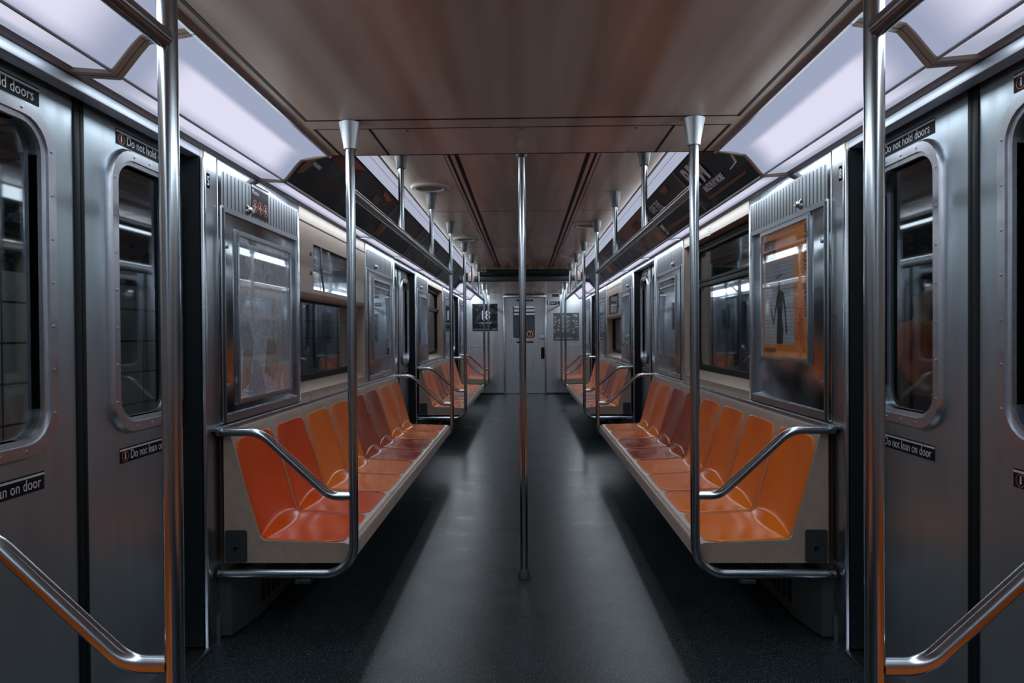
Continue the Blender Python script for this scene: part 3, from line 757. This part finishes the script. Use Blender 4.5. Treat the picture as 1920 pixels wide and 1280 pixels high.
for i in range(6):
    d = advert(1, ysR[i], ysR[i+1], cols[i], f"{txt[i]} in the right cove, {nums[i]} from the camera")
    if i == 0:
        ad_text(d, 1, 'RPM', .19, 'ad_ink', 4.02, .47, .95, .006)
        ad_text(d, 1, 'RACE PLAY MORE', .052, 'ad_ink', 3.90, .28, .85, .002)
        ad_shape(d, 1, [[(4.0, .13), (3.30, .13), (3.28, .17), (4.0, .19)]], 'ad_brown')
        b_pts = [(3.36, 1.0), (3.345, 1.0), (3.26, .62), (3.30, .36), (3.42, .33), (3.42, .35), (3.315, .385), (3.28, .62)]
        ad_shape(d, 1, [b_pts], 'ad_ink')
        ad_shape(d, 1, [[(3.98, .02), (4.08, .02), (4.10, .20), (4.02, .26), (3.95, .16)]], 'ad_grey')
    if i == 1:
        ad_text(d, 1, 'GIVE THE', .085, 'ad_ink', 5.10, .66, .9, .001); ad_text(d, 1, 'GIFT', .085, 'ad_ink', 4.92, .44, 1.0, .001)
        ad_shape(d, 1, [[(5.2, .10), (4.25, .10), (4.25, .17), (5.2, .20)], [(4.6, .95), (4.4, .95), (4.42, .80), (4.55, .82)]], 'ad_brown')
        ad_shape(d, 1, [[(5.20, .05), (5.13, .05), (5.13, .34), (5.20, .34)]], 'ad_ink')
    if i == 2:
        ad_shape(d, 1, [[(6.5, .55), (5.35, .55), (5.35, .98), (6.5, .98)]], 'ad_brown', 'artwork')
        ad_shape(d, 1, [[(5.9, .62), (5.6, .62), (5.6, .88), (5.9, .88)], [(5.5, .02), (5.32, .02), (5.32, .22), (5.5, .30)]], 'ad_or')
        ad_text(d, 1, '$200,000', .06, 'ad_or', 6.2, .12); ad_text(d, 1, 'APPLY', .06, 'ad_brown', 5.9, .34)
    if i == 4: ad_shape(d, 1, [[(8.6, .1), (8.3, .1), (8.3, .45), (8.6, .45)]], 'ad_or')

# ------------------------------------------------------------------ stanchions, rails
def stanchion(s, y, lab, top):
    d = empty('stanchion', (s * PX, y, 0), lab, 'grab pole', 'bent grab poles at the bench ends'); fl = s < 0
    r = .0185; q = XW - .014 - PX
    b = MB(); b.tube([(0, 0, top - .09), (0, 0, .272), (q, 0, .272)], r, .115, 18, 10); b.build('pole', 'chrome', d, flip=fl)
    b = MB(); b.tube([(q, 0, .842), (1.055 - PX, 0, .842), (.775 - PX, 0, .583), (.012, 0, .583)], .0175, .13, 18, 8)
    b.build('arm_rail', 'chrome', d, flip=fl)
    b = MB(); b.lathe([(.0, top - .105), (.025, top - .105), (.027, top - .09), (.042, top - .012), (.044, top - .0015), (0, top - .001)], (0, 0, 0), 20)
    b.build('ceiling_socket', 'socket' if top < 2.1 else 'socket_dark', d)
    b = MB(); b.box((.17, -.02, .236), (.235, .02, .256), .006)
    for xx in (.185, .22): b.lathe([(0, -.026), (.008, -.025), (.008, -.018)], (xx, 0, .246), 8, 'y')
    b.build('bolt_bracket', 'dark_metal', d, flip=fl)
    return d
posn = ['nearest the camera, cut by the frame edge', 'at the near end of the first bench', 'at the far end of the first bench', 'at the near end of the second bench', 'at the far end of the second bench', 'at the short last bench']
for s in (-1, 1):
    for i, y in enumerate(STAN):
        stanchion(s, y, f"bent steel grab pole on the {SIDE[s]} {posn[i]}", ZR if YS0 < y < YS1 else ZC)
def overhead(s, y0, y1, hang, lab):
    cy = (y0 + y1) / 2
    d = empty('overhead_rail', (s * PX, cy, 1.80), lab, 'hand rail', 'overhead grab rails')
    b = MB(); b.tube([(0, y0 - cy, 0), (0, y1 - cy, 0)], .0185, None, 18); b.build('rail', 'chrome', d)
    for h in hang:
        b = MB(); b.tube([(0, h - cy, .0), (0, h - cy, ZR - 1.80 - .09)], .0165, None, 16); hg = b.build('hanger', 'chrome', d)
        b = MB(); t = ZR - 1.80; b.lathe([(.0, t - .115), (.024, t - .115), (.026, t - .10), (.042, t - .012), (.043, t - .0015), (0, t - .001)], (0, h - cy, 0), 20); b.build('ceiling_socket', 'socket_dark', hg)
for s in (-1, 1):
    overhead(s, Y0 + .05, 1.295, [], f"steel overhead grab rail running over the viewer on the {SIDE[s]}")
    overhead(s, 2.705, 6.305, [3.80, 5.03], f"long steel overhead grab rail above the first {SIDE[s]} bench")
    overhead(s, 7.755, 11.335, [8.87, 10.07], f"long steel overhead grab rail above the second {SIDE[s]} bench")
    overhead(s, 12.665, 13.9, [], f"short steel overhead grab rail by the end wall on the {SIDE[s]}")
d = empty('centre_pole', (-.002, 3.40, 0), 'straight steel pole standing in the middle of the aisle', 'grab pole')
b = MB(); b.tube([(0, 0, .03), (0, 0, ZR - .12)], .0175, None, 20); b.build('pole', 'chrome', d)
b = MB(); b.tube([(0, 0, .03), (0, 0, .855)], .0192, None, 20); b.build('lower_sleeve', 'chrome', d)
b = MB(); b.lathe([(0, .001), (.033, .001), (.033, .008), (.021, .045), (.0, .046)], (0, 0, 0), 20); b.build('floor_flange', 'heater', d)
b = MB(); b.lathe([(0, ZR - .165), (.022, ZR - .165), (.026, ZR - .15), (.040, ZR - .02), (.042, ZR - .0015), (0, ZR - .001)], (0, 0, 0), 20); b.build('ceiling_socket', 'socket_dark', d)

# ceiling speakers
for x, y, lab in ((-.655, 4.78, 'round ceiling speaker above the first left bench'), (-.63, 7.36, 'round ceiling speaker near the middle left doors'),
                  (.60, 6.50, 'round ceiling speaker near the middle right doors'), (.61, 9.0, 'round ceiling speaker above the second right bench')):
    d = empty('ceiling_speaker', (x, y, ZR), lab, 'speaker', 'round ceiling speakers')
    b = MB(); b.lathe([(.09, -.001), (.135, -.001), (.137, -.008), (.128, -.018), (.098, -.020), (.092, -.012)], (0, 0, 0), 32); b.build('ring', 'speaker_white', d)
    b = MB(); b.lathe([(0, -.014), (.091, -.012), (.091, -.0012), (0, -.001)], (0, 0, 0), 28); b.build('grille', 'speaker_core', d)

# route map strip on the far step of the ceiling
d = empty('route_map_sign', (0, 10.75, 2.215), 'long black illuminated route map sign hung across the ceiling at the far end', 'sign')
b = MB(); b.box((-.71, -.03, -.055), (.71, .04, .045), .004); b.build('sign_case', 'black', d)
b = MB(); b.box((-.80, .030, -.142), (.80, .048, -.056), .003); b.build('dark_step_cover', 'dark_metal', d)  # dark plate added so the lit step face below the sign looks dark
b = MB()
for k in range(58):
    x = -.48 + k * .019
    b.prism_y([(x, .0), (x + .004, .0), (x + .022 + .004, .030), (x + .022, .030)], -.0325, -.0302)
b.box((-.48, -.0325, -.012), (.62, -.0302, -.009)); b.box((-.69, -.0325, -.032), (-.52, -.0302, -.027))
for k in range(30): b.lathe([(0, -.0335), (.003, -.033), (.003, -.0302)], (-.47 + k * .037, 0, -.0105), 8, 'y')
b.build('station_names', 'heater', d)
b = MB()
for x in (-.67, -.62): b.lathe([(0, -.034), (.019, -.033), (.019, -.0302)], (x, 0, .015), 16, 'y')
b.build('line_symbols', 'speaker_core', d)

# ------------------------------------------------------------------ seats
def seat_unit_meshes(n, w, dirsign=1):
    """returns shell mesh and insert mesh list; aisle on -x side for the right wall (x = distance from centre)"""
    T0 = Vector((1.192, 0, .842)); BT = Vector((1.186, 0, .822)); K = Vector((1.066, 0, .398)); F = Vector((.722, 0, .386)); L1 = Vector((.700, 0, .378))
    up = (BT - K).normalized(); fw = (F - K).normalized()
    def prof(s_, full):
        """s_ -1..1 across one seat; returns list of (point, tparam)"""
        q = max(0.0, 1 - s_ * s_); ww = .012 + .034 * q
        nb = Vector((up.z, 0, -up.x)) # toward wall/down
        pts = []
        A = K + up * ww; B = K + fw * ww
        dipb = .016 * q; dips = .008 * q
        NB = 9
        for i in range(NB + 1):
            t = i / NB; p = BT.lerp(A, t); p = p + Vector((.97, 0, -.2)) * dipb * math.sin(PI * min(1, t * 1.0)) * (1 if i else 0)
            pts.append((p, t))
        pA = pts[-1][0]; g = min(.012, ww * .35)
        u1 = (pts[-2][0] - pA).normalized(); u2 = (B - A).normalized()
        pts.pop(); a0 = pA + u1 * g; a2 = pA + u2 * g
        pts.append((a0, .985)); pts.append(((a0 + a2) * .25 + pA * .5, 1.0)); pts.append((a2, 1.02))
        b0 = B - u2 * g; b2 = B + fw * g
        pts.append((A.lerp(B, .5), 1.5)); pts.append((b0, 1.98)); pts.append(((b0 + b2) * .25 + B * .5, 2.0)); pts.append((b2, 2.02))
        NS = 8
        for i in range(1, NS + 1):
            t = i / NS; p = B.lerp(F, t) + Vector((0, 0, -1)) * dips * math.sin(PI * t)
            pts.append((p, 2 + t))
        return pts
    NY = 14; rings_ = []; sw = w / n
    for k in range(n * NY + 1):
        y = -w / 2 + w * k / (n * NY)
        local = (k % NY) / NY * 2 - 1 if k < n * NY else 1.0
        if k and k % NY == 0: local = 1.0
        lift = 0.0
        P = [Vector((1.215, 0, .845)), T0] + [p for p, t in prof(local, 1)] + [L1, Vector((.692, 0, .366)), Vector((.690, 0, .318)), Vector((.70, 0, .306)), Vector((1.215, 0, .306))]
        rings_.append([(p.x, y, p.z) for p in P])
    return rings_, prof, NY, sw
def seat_unit(n, w, mat, rz_side):
    rg, prof, NY, sw = seat_unit_meshes(n, w)
    s = rz_side
    root = empty('seat_unit', (0, 0, 0))
    b = MB(); b.rings(rg, closed=False, caps=True)
    b.build('seat_shell', 'shell', root, flip=s < 0, angle=40)
    for q in range(n):
        yc = -w / 2 + sw * (q + .5); bm = MB(); bm2 = bm.bm
        NU = 18; grid = []
        base = [t for p, t in prof(0, 1)]
        ts = [0, .055, .062, .075, .095, .12, .15] + [i / 14 for i in range(3, 14)] + [.985, 1.0, 1.02, 1.5, 1.98, 2.0, 2.02] + [2 + i / 12 for i in range(1, 10)] + [2.80, 2.84, 2.88, 2.92, 2.945, 2.957, 2.965]
        def ev(s_, t):
            P = prof(s_, 1)
            for (p0, t0), (p1, t1) in zip(P, P[1:]):
                if t <= t1 + 1e-9: return p0.lerp(p1, 0 if t1 == t0 else (t - t0) / (t1 - t0))
            return P[-1][0]
        rows = []
        tA = .055; tE = 2.965
        for t in ts:
            tt = min(max(t, tA), tE)
            # half width with rounded corners
            hw = sw / 2 - .010
            if tt < .16:   # top corners
                e = (.16 - tt) / (.16 - tA); hw -= .055 * (1 - math.sqrt(max(0, 1 - e * e)))
            if tt < .5: hw -= .018 * (.5 - tt) / .5
            if tt > 2.80:
                e = (tt - 2.80) / (tE - 2.80); hw -= .05 * (1 - math.sqrt(max(0, 1 - e * e)))
            row = []
            for k in range(NU + 1):
                u = -1 + 2 * k / NU; yy = u * hw; s_ = yy / (sw / 2)
                p = ev(s_, tt)
                a = ev(s_, max(tt - .012, 0)); c = ev(s_, min(tt + .012, 2.999)); tg = (c - a).normalized(); nrm = Vector((tg.z, 0, -tg.x))
                if nrm.z < 0 and nrm.x > 0: nrm = -nrm
                if nrm.dot(Vector((-.6, 0, .8))) < 0: nrm = -nrm
                row.append(p + nrm * .0028 + Vector((0, yc + yy, 0)))
            rows.append((row, [r - Vector((-.5, 0, .6)).normalized() * .0 for r in row]))
        V = [[bm2.verts.new(p) for p in r[0]] for r in rows]
        for i in range(len(V) - 1):
            for k in range(NU): bm2.faces.new((V[i][k], V[i][k+1], V[i+1][k+1], V[i+1][k]))
        bmesh.ops.remove_doubles(bm2, verts=bm2.verts, dist=1e-5)
        o = bm.build('seat_insert', mat, root, flip=s < 0, angle=50)
        # make sure normals look toward the aisle, then thicken backwards
        avg = sum((p.normal * p.area for p in o.data.polygons), Vector())
        if avg.z < 0: o.data.flip_normals()
        sm = o.modifiers.new('thickness', 'SOLIDIFY'); sm.thickness = .0028; sm.offset = -1
    return root
shade = {'seat_red': 'red-orange', 'seat_orange': 'orange', 'seat_dark': 'dark red'}
plans = {  # (near y, far y), materials near -> far
    -1: [((2.715, 6.295), ['seat_red', 'seat_orange', 'seat_dark', 'seat_orange'], 'first'), ((7.765, 11.325), ['seat_orange', 'seat_dark', 'seat_orange', 'seat_orange'], 'second')],
    1: [((2.715, 6.295), ['seat_orange', 'seat_orange', 'seat_dark', 'seat_orange'], 'first'), ((7.765, 11.325), ['seat_orange', 'seat_dark', 'seat_orange', 'seat_orange'], 'second')]}
protos = {}
ords = ['nearest', 'second', 'third', 'farthest']
def place_seat(n, w, mat, s, yc, lab):
    key = (n, round(w, 3), mat, s)
    if key not in protos: protos[key] = seat_unit(n, w, mat, s); r = protos[key]
    else: r = copy_tree(protos[key])
    r.location = (0, yc, 0); tag(r, lab, 'seat', 'moulded seats along the benches'); return r
for s in (-1, 1):
    for (a, c), mats, nm in plans[s]:
        w = .89
        for i, mt in enumerate(mats):
            yc = a + (c - a) * (i + .5) / 4
            place_seat(2, w, mt, s, yc, f"{shade[mt]} moulded double seat, {ords[i]} unit of the {nm} {SIDE[s]} bench")
    place_seat(2, .83, 'seat_orange', s, 12.68 + .415, f"orange moulded double seat of the short last {SIDE[s]} bench")
    place_seat(1, .40, 'seat_red', s, 13.715, f"single red-orange moulded seat against the end wall on the {SIDE[s]}")
    place_seat(1, .40, 'seat_orange', s, 1.08, f"orange moulded seat beside the viewer on the {SIDE[s]}")
    place_seat(2, .83, 'seat_orange', s, .45, f"orange moulded double seat right next to the viewer on the {SIDE[s]}")
# lock plate on the bench ends, heaters below
for s in (-1, 1):
    for y, w in ((2.7145, 'first'), (7.7645, 'second')):
        d = empty('lock_plate', (s * 1.166, y, .31), f"dark rectangular lock plate on the near end of the {w} {SIDE[s]} bench", 'lock plate')
        b = MB(); R = rrect(-.044, .044, 0, .13, .008, 3); b.rings([[(x, -.004, z) for x, z in R], [(x, 0, z) for x, z in R]], closed=False, caps=True); b.build('plate', 'dark_metal', d)
        b = MB(); b.box((-.008, -.006, .055), (.010, -.0041, .062)); b.box((-.008, -.006, .045), (-.001, -.0041, .062)); b.build('keyhole', 'black', d)
    for a, c, w in ((2.715, 6.3, 'first'), (7.765, 11.33, 'second'), (12.67, 13.9, 'short last')):
        d = empty('heater_cover', (s * XW, a, 0), f"grey heater cover on the floor under the {w} {SIDE[s]} bench", 'heater')
        b = MB(); b.prism_z([(-.002, 0), (-.052, .0), (-.088, .17), (-.088, c - a), (-.002, c - a)], .012, .255); b.build('heater_box', 'heater', d, flip=s < 0)
        b = MB()
        for k in range(int((c - a - .3) / .06)): b.box((-.090, .22 + k * .06, .06), (-.088, .26 + k * .06, .20))
        b.build('vent_slots', 'black', d, flip=s < 0)

# ------------------------------------------------------------------ end wall fittings
def end_item(name, x0, x1, z0, z1, mat, lab, cat, fr=True):
    d = empty(name, ((x0 + x1) / 2, YE, z0), lab, cat); w = (x1 - x0) / 2; h = z1 - z0
    b = MB(); b.box((-w, -.006, 0), (w, -.001, h)); b.build('sheet', mat, d)
    if fr: b = MB(); b.frame_y(rrect(-w - .015, w + .015, -.015, h + .015, .002), rrect(-w, w, 0, h, .001), -.014, 0); b.build('frame', 'steel_end', d)
    return d
M['poster18'] = ad_mat('dark_movie_poster', (.010, .016, .018), (.03, .04, .044), (.06, .07, .075), 6, .54)
d = end_item('poster', -1.08, -.56, 1.30, 1.86, 'poster18', 'dark poster with a big pale 18 on the far wall left of the end door', 'poster')
text('18', .26, 'ad_ink', (1, 0, 0), (0, 0, 1), (-.92, YE - .0075, 1.54), d, 'lettering', 'LEFT', .8, bold=.003)
text('A TRUE STORY', .04, 'ad_ink', (1, 0, 0), (0, 0, 1), (-.82, YE - .0075, 1.45), d, 'lettering', 'CENTER')
b = MB(); b.box((-.22, -.0075, .03), (.10, -.006, .05)); b.box((.15, -.0075, .03), (.23, -.006, .05)); b.build('caption_bar', 'speaker_core', d)
m, nt, bb = new_mat('dotted_notice_print')
v1 = N(nt, 'ShaderNodeTexVoronoi'); v1.inputs['Scale'].default_value = 16; tc = N(nt, 'ShaderNodeTexCoord'); nt.links.new(tc.outputs['Object'], v1.inputs['Vector'])
nt.links.new(mixcol(nt, mrange(nt, v1.outputs['Distance'], .28, .32, 1, 0), (.09, .10, .11), (.42, .44, .48)), bb.inputs['Base Color']); bb.inputs['Roughness'].default_value = .3
M['dots'] = m
d = end_item('notice_board', .585, 1.11, 1.09, 1.66, 'case_paper', 'grey information board with rows of pale dots right of the end door', 'notice board')
b = MB(); b.box((-.25, -.0075, .16), (-.13, -.006, .54)); b.box((.13, -.0075, .16), (.25, -.006, .54)); b.build('dot_columns', 'dots', d)
b = MB()
for k in range(13): b.box((-.09, -.0075, .18 + k * .028), (.02 + .06 * ((k * 7) % 3) / 2, -.006, .186 + k * .028))
b.box((-.22, -.0075, .05), (.12, -.006, .058)); b.build('text_lines', 'ad_ink', d)
b = MB()
for (u, w_) in ((-.23, .50), (-.22, .42), (-.235, .33)): b.lathe([(0, -.009), (.014, -.008), (.014, -.006)], (u, 0, w_), 12, 'y')
b.build('orange_dots', 'ad_or', d)
d = end_item('car_number_plate', .46, .655, 1.825, 1.915, 'black_sticker', 'black car number plate reading 2064 above the information board', 'number plate', False)
text('2064', .082, 'white_ink', (1, 0, 0), (0, 0, 1), (.557, YE - .0075, 1.842), d, 'lettering', 'CENTER', .85, bold=.0004)
d = end_item('small_notice', .56, .70, 1.99, 2.05, 'dark_metal', 'small dark notice plate high on the far wall right of the door', 'notice', True)
b = MB(); b.lathe([(0, -.03), (.03, -.028), (.035, 0)], (.70, YE, 1.87), 16, 'y'); o = b.build('alarm_button', 'dark_metal'); tag(o, 'round dark alarm button beside the car number plate', 'button')
d = empty('wheelchair_sign', (0, YE, 0)) if False else None

# ------------------------------------------------------------------ person outside on the platform, beyond the right door window
M['jacket'] = plain('orange_jacket', (.60, .13, .03), .8, 0, .55, 7, .4)
M['skin'] = plain('skin', (.42, .24, .17), .6); M['hair'] = plain('hair', (.05, .035, .03), .7); M['trousers'] = plain('dark_trousers', (.02, .022, .03), .8)
def skin_mesh(name, joints, edges, mat, parent, sub=2, root=0):
    me = bpy.data.meshes.new(name); me.from_pydata([j[0] for j in joints], edges, []); me.materials.append(M[mat])
    o = bpy.data.objects.new(name, me); C.objects.link(o)
    if parent: o.parent = parent
    o.modifiers.new('skin', 'SKIN').use_smooth_shade = True
    ss = o.modifiers.new('sub', 'SUBSURF'); ss.levels = sub; ss.render_levels = sub
    for i, v in enumerate(me.skin_vertices[0].data): v.radius = joints[i][1]; v.use_root = (i == root)
    return o
PXX, PYY = 2.67, 4.60
d = empty('person', (PXX, PYY, -.018), 'person in an orange jacket standing outside, dimly seen through the near right door window', 'person', rz=math.radians(25)); d.scale = (.955, .955, .955)
J = [((0, 0, .88), (.15, .10)), ((0, 0, 1.02), (.14, .095)), ((0, 0, 1.18), (.16, .105)), ((0, 0, 1.31), (.15, .09)), ((0, 0, 1.38), (.065, .06)), ((0, -.01, 1.45), (.05, .05)), ((0, -.015, 1.54), (.074, .088)), ((0, -.015, 1.60), (.068, .08)), ((0, -.01, 1.655), (.035, .04)),
     ((-.17, 0, 1.31), (.065, .065)), ((-.23, 0, 1.10), (.05, .05)), ((-.20, -.12, .93), (.038, .038)), ((-.17, -.19, .90), (.03, .04)),
     ((.17, 0, 1.31), (.065, .065)), ((.23, .01, 1.08), (.05, .05)), ((.20, -.10, .90), (.038, .038)), ((.17, -.17, .88), (.03, .04)),
     ((-.09, 0, .80), (.09, .09)), ((-.10, -.01, .45), (.062, .065)), ((-.10, .02, .09), (.042, .045)), ((-.10, -.12, .035), (.04, .03)),
     ((.09, 0, .80), (.09, .09)), ((.10, -.01, .45), (.062, .065)), ((.10, .02, .09), (.042, .045)), ((.10, -.12, .035), (.04, .03))]
E = [(0,1),(1,2),(2,3),(3,4),(4,5),(5,6),(6,7),(7,8),(3,9),(9,10),(10,11),(11,12),(3,13),(13,14),(14,15),(15,16),(0,17),(17,18),(18,19),(19,20),(0,21),(21,22),(22,23),(23,24)]
skin_mesh('body', J, E, 'skin', d)
g = 1.13
JJ = [(J[i][0], (J[i][1][0]*g, J[i][1][1]*g)) for i in (0, 1, 2, 3, 9, 10, 11, 13, 14, 15)]
JJ.append(((0, 0, 1.39), (.085, .08)))
skin_mesh('jacket', JJ, [(0,1),(1,2),(2,3),(3,4),(4,5),(5,6),(3,7),(7,8),(8,9),(3,10)], 'jacket', d)
JT = [(J[i][0], (J[i][1][0]*1.12, J[i][1][1]*1.12)) for i in (0, 17, 18, 19, 21, 22, 23)]
skin_mesh('trousers', JT, [(0,1),(1,2),(2,3),(0,4),(4,5),(5,6)], 'trousers', d)
b = MB(); b.lathe([(0, 1.672), (.05, 1.665), (.078, 1.635), (.086, 1.59), (.08, 1.55), (0, 1.55)], (0, .014, 0), 20); b.build('hair', 'hair', d)
for sx_ in (-1, 1):
    for k in range(4):
        b = MB(); b.tube([(sx_*.17 + (k-1.5)*.015, -.20, .885), (sx_*.165 + (k-1.5)*.016, -.235, .87), (sx_*.16 + (k-1.5)*.016, -.25, .845)], .008, .01, 8); b.build('finger', 'skin', d)
    b = MB(); b.tube([(sx_*.14, -.185, .90), (sx_*.125, -.215, .885)], .009, None, 8); b.build('thumb', 'skin', d)
b = MB()
b.lathe([(0, -.125), (.012, -.11), (.014, -.09)], (0, 0, 1.565), 10, 'y'); b.build('nose', 'skin', d)


# ------------------------------------------------------------------ lamps just in front of the lenses, plus fill lights outside
def lamp(name, a, c, y0, y1, rad, side):
    """area lamp across the section line a-c (x,z), from y0 to y1, facing the aisle / downwards"""
    mx, mz = (a[0]+c[0])/2, (a[1]+c[1])/2; wd = math.hypot(a[0]-c[0], a[1]-c[1]); L = y1 - y0
    n = Vector(((a[1]-c[1]), 0, -(a[0]-c[0]))).normalized()
    if n.z > 0: n = -n
    if abs(n.z) < .95 and n.x > 0: n = -n
    p = Vector((mx, (y0+y1)/2, mz)) + n * .004
    p.x *= side; n.x *= side
    l = bpy.data.lights.new(name, 'AREA'); l.shape = 'RECTANGLE'; l.size = L; l.size_y = wd; l.color = LCOL
    l.energy = rad * PI * L * wd
    o = bpy.data.objects.new(name, l); C.objects.link(o)
    zax = -n; xax = Vector((0, 1, 0)); yax = zax.cross(xax)
    m = Matrix((xax, yax, zax)).transposed().to_4x4(); m.translation = p; o.matrix_world = m
    return o
LCOL = (.82, .93, 1.0); K = 6.6
for nm, loc, e, aim in (('tile_fill_light', (-1.75, 2.2, 2.9), 14, (-2.5, 2.6, 1.0)), ('person_fill_light', (2.1, 3.0, 2.7), 8, (2.6, 4.4, 1.0))):  # unseen area lights added to brighten the tiles and the person outside
    l = bpy.data.lights.new(nm, 'AREA'); l.shape = 'RECTANGLE'; l.size = 1.2; l.size_y = .15; l.color = (.85, .95, 1); l.energy = e
    o = bpy.data.objects.new(nm, l); C.objects.link(o); o.location = loc
    o.rotation_euler = (Vector(aim) - Vector(loc)).to_track_quat('-Z', 'Y').to_euler()
for s in (-1, 1):
    for y0, y1, w_ in FL:
        lamp('fluorescent_lamp', (1.035, 2.048), (1.112, 1.958), y0 + .08, y1 - .08, K * 1.3, s)
        lamp('fluorescent_lamp', (1.13, 1.955), (1.205, 1.962), y0 + .08, y1 - .08, K * .8, s)
    for y0, y1 in ((YS0, 5.1), (5.1, 7.6), (7.6, YS1)):
        lamp('strip_lamp', (1.135, 1.952), (1.21, 1.959), y0 + .02, y1 - .02, K * .75, s)
        lamp('upper_lamp', (.846, 2.268), (.902, 2.198), y0 + .02, y1 - .02, K * .6, s)

# ------------------------------------------------------------------ world, camera, colour management
w = bpy.data.worlds.new('tunnel_dark'); sc.world = w; w.use_nodes = True
w.node_tree.nodes['Background'].inputs[0].default_value = (.012, .02, .024, 1); w.node_tree.nodes['Background'].inputs[1].default_value = .25

F = 1270.0
cam = bpy.data.cameras.new('camera'); co = bpy.data.objects.new('camera', cam); C.objects.link(co); sc.camera = co
cam.sensor_width = 36; cam.lens = F / 1920 * 36; cam.clip_start = .02; cam.clip_end = 100
co.location = (.0125, 0, 1.225)
yaw = math.atan(25.5 / F); pitch = -math.atan(13.0 / F); roll = -.0068
co.matrix_world = Matrix.Translation(co.location) @ Matrix.Rotation(yaw, 4, 'Z') @ Matrix.Rotation(PI/2 + pitch, 4, 'X') @ Matrix.Rotation(roll, 4, 'Z')

sc.view_settings.view_transform = 'Standard'; sc.view_settings.look = 'None'; sc.view_settings.exposure = 0.0; sc.view_settings.gamma = 1.0
sc.view_settings.use_curve_mapping = False
sc.cycles.max_bounces = 8; sc.cycles.glossy_bounces = 5; sc.cycles.transparent_max_bounces = 8; sc.cycles.diffuse_bounces = 4
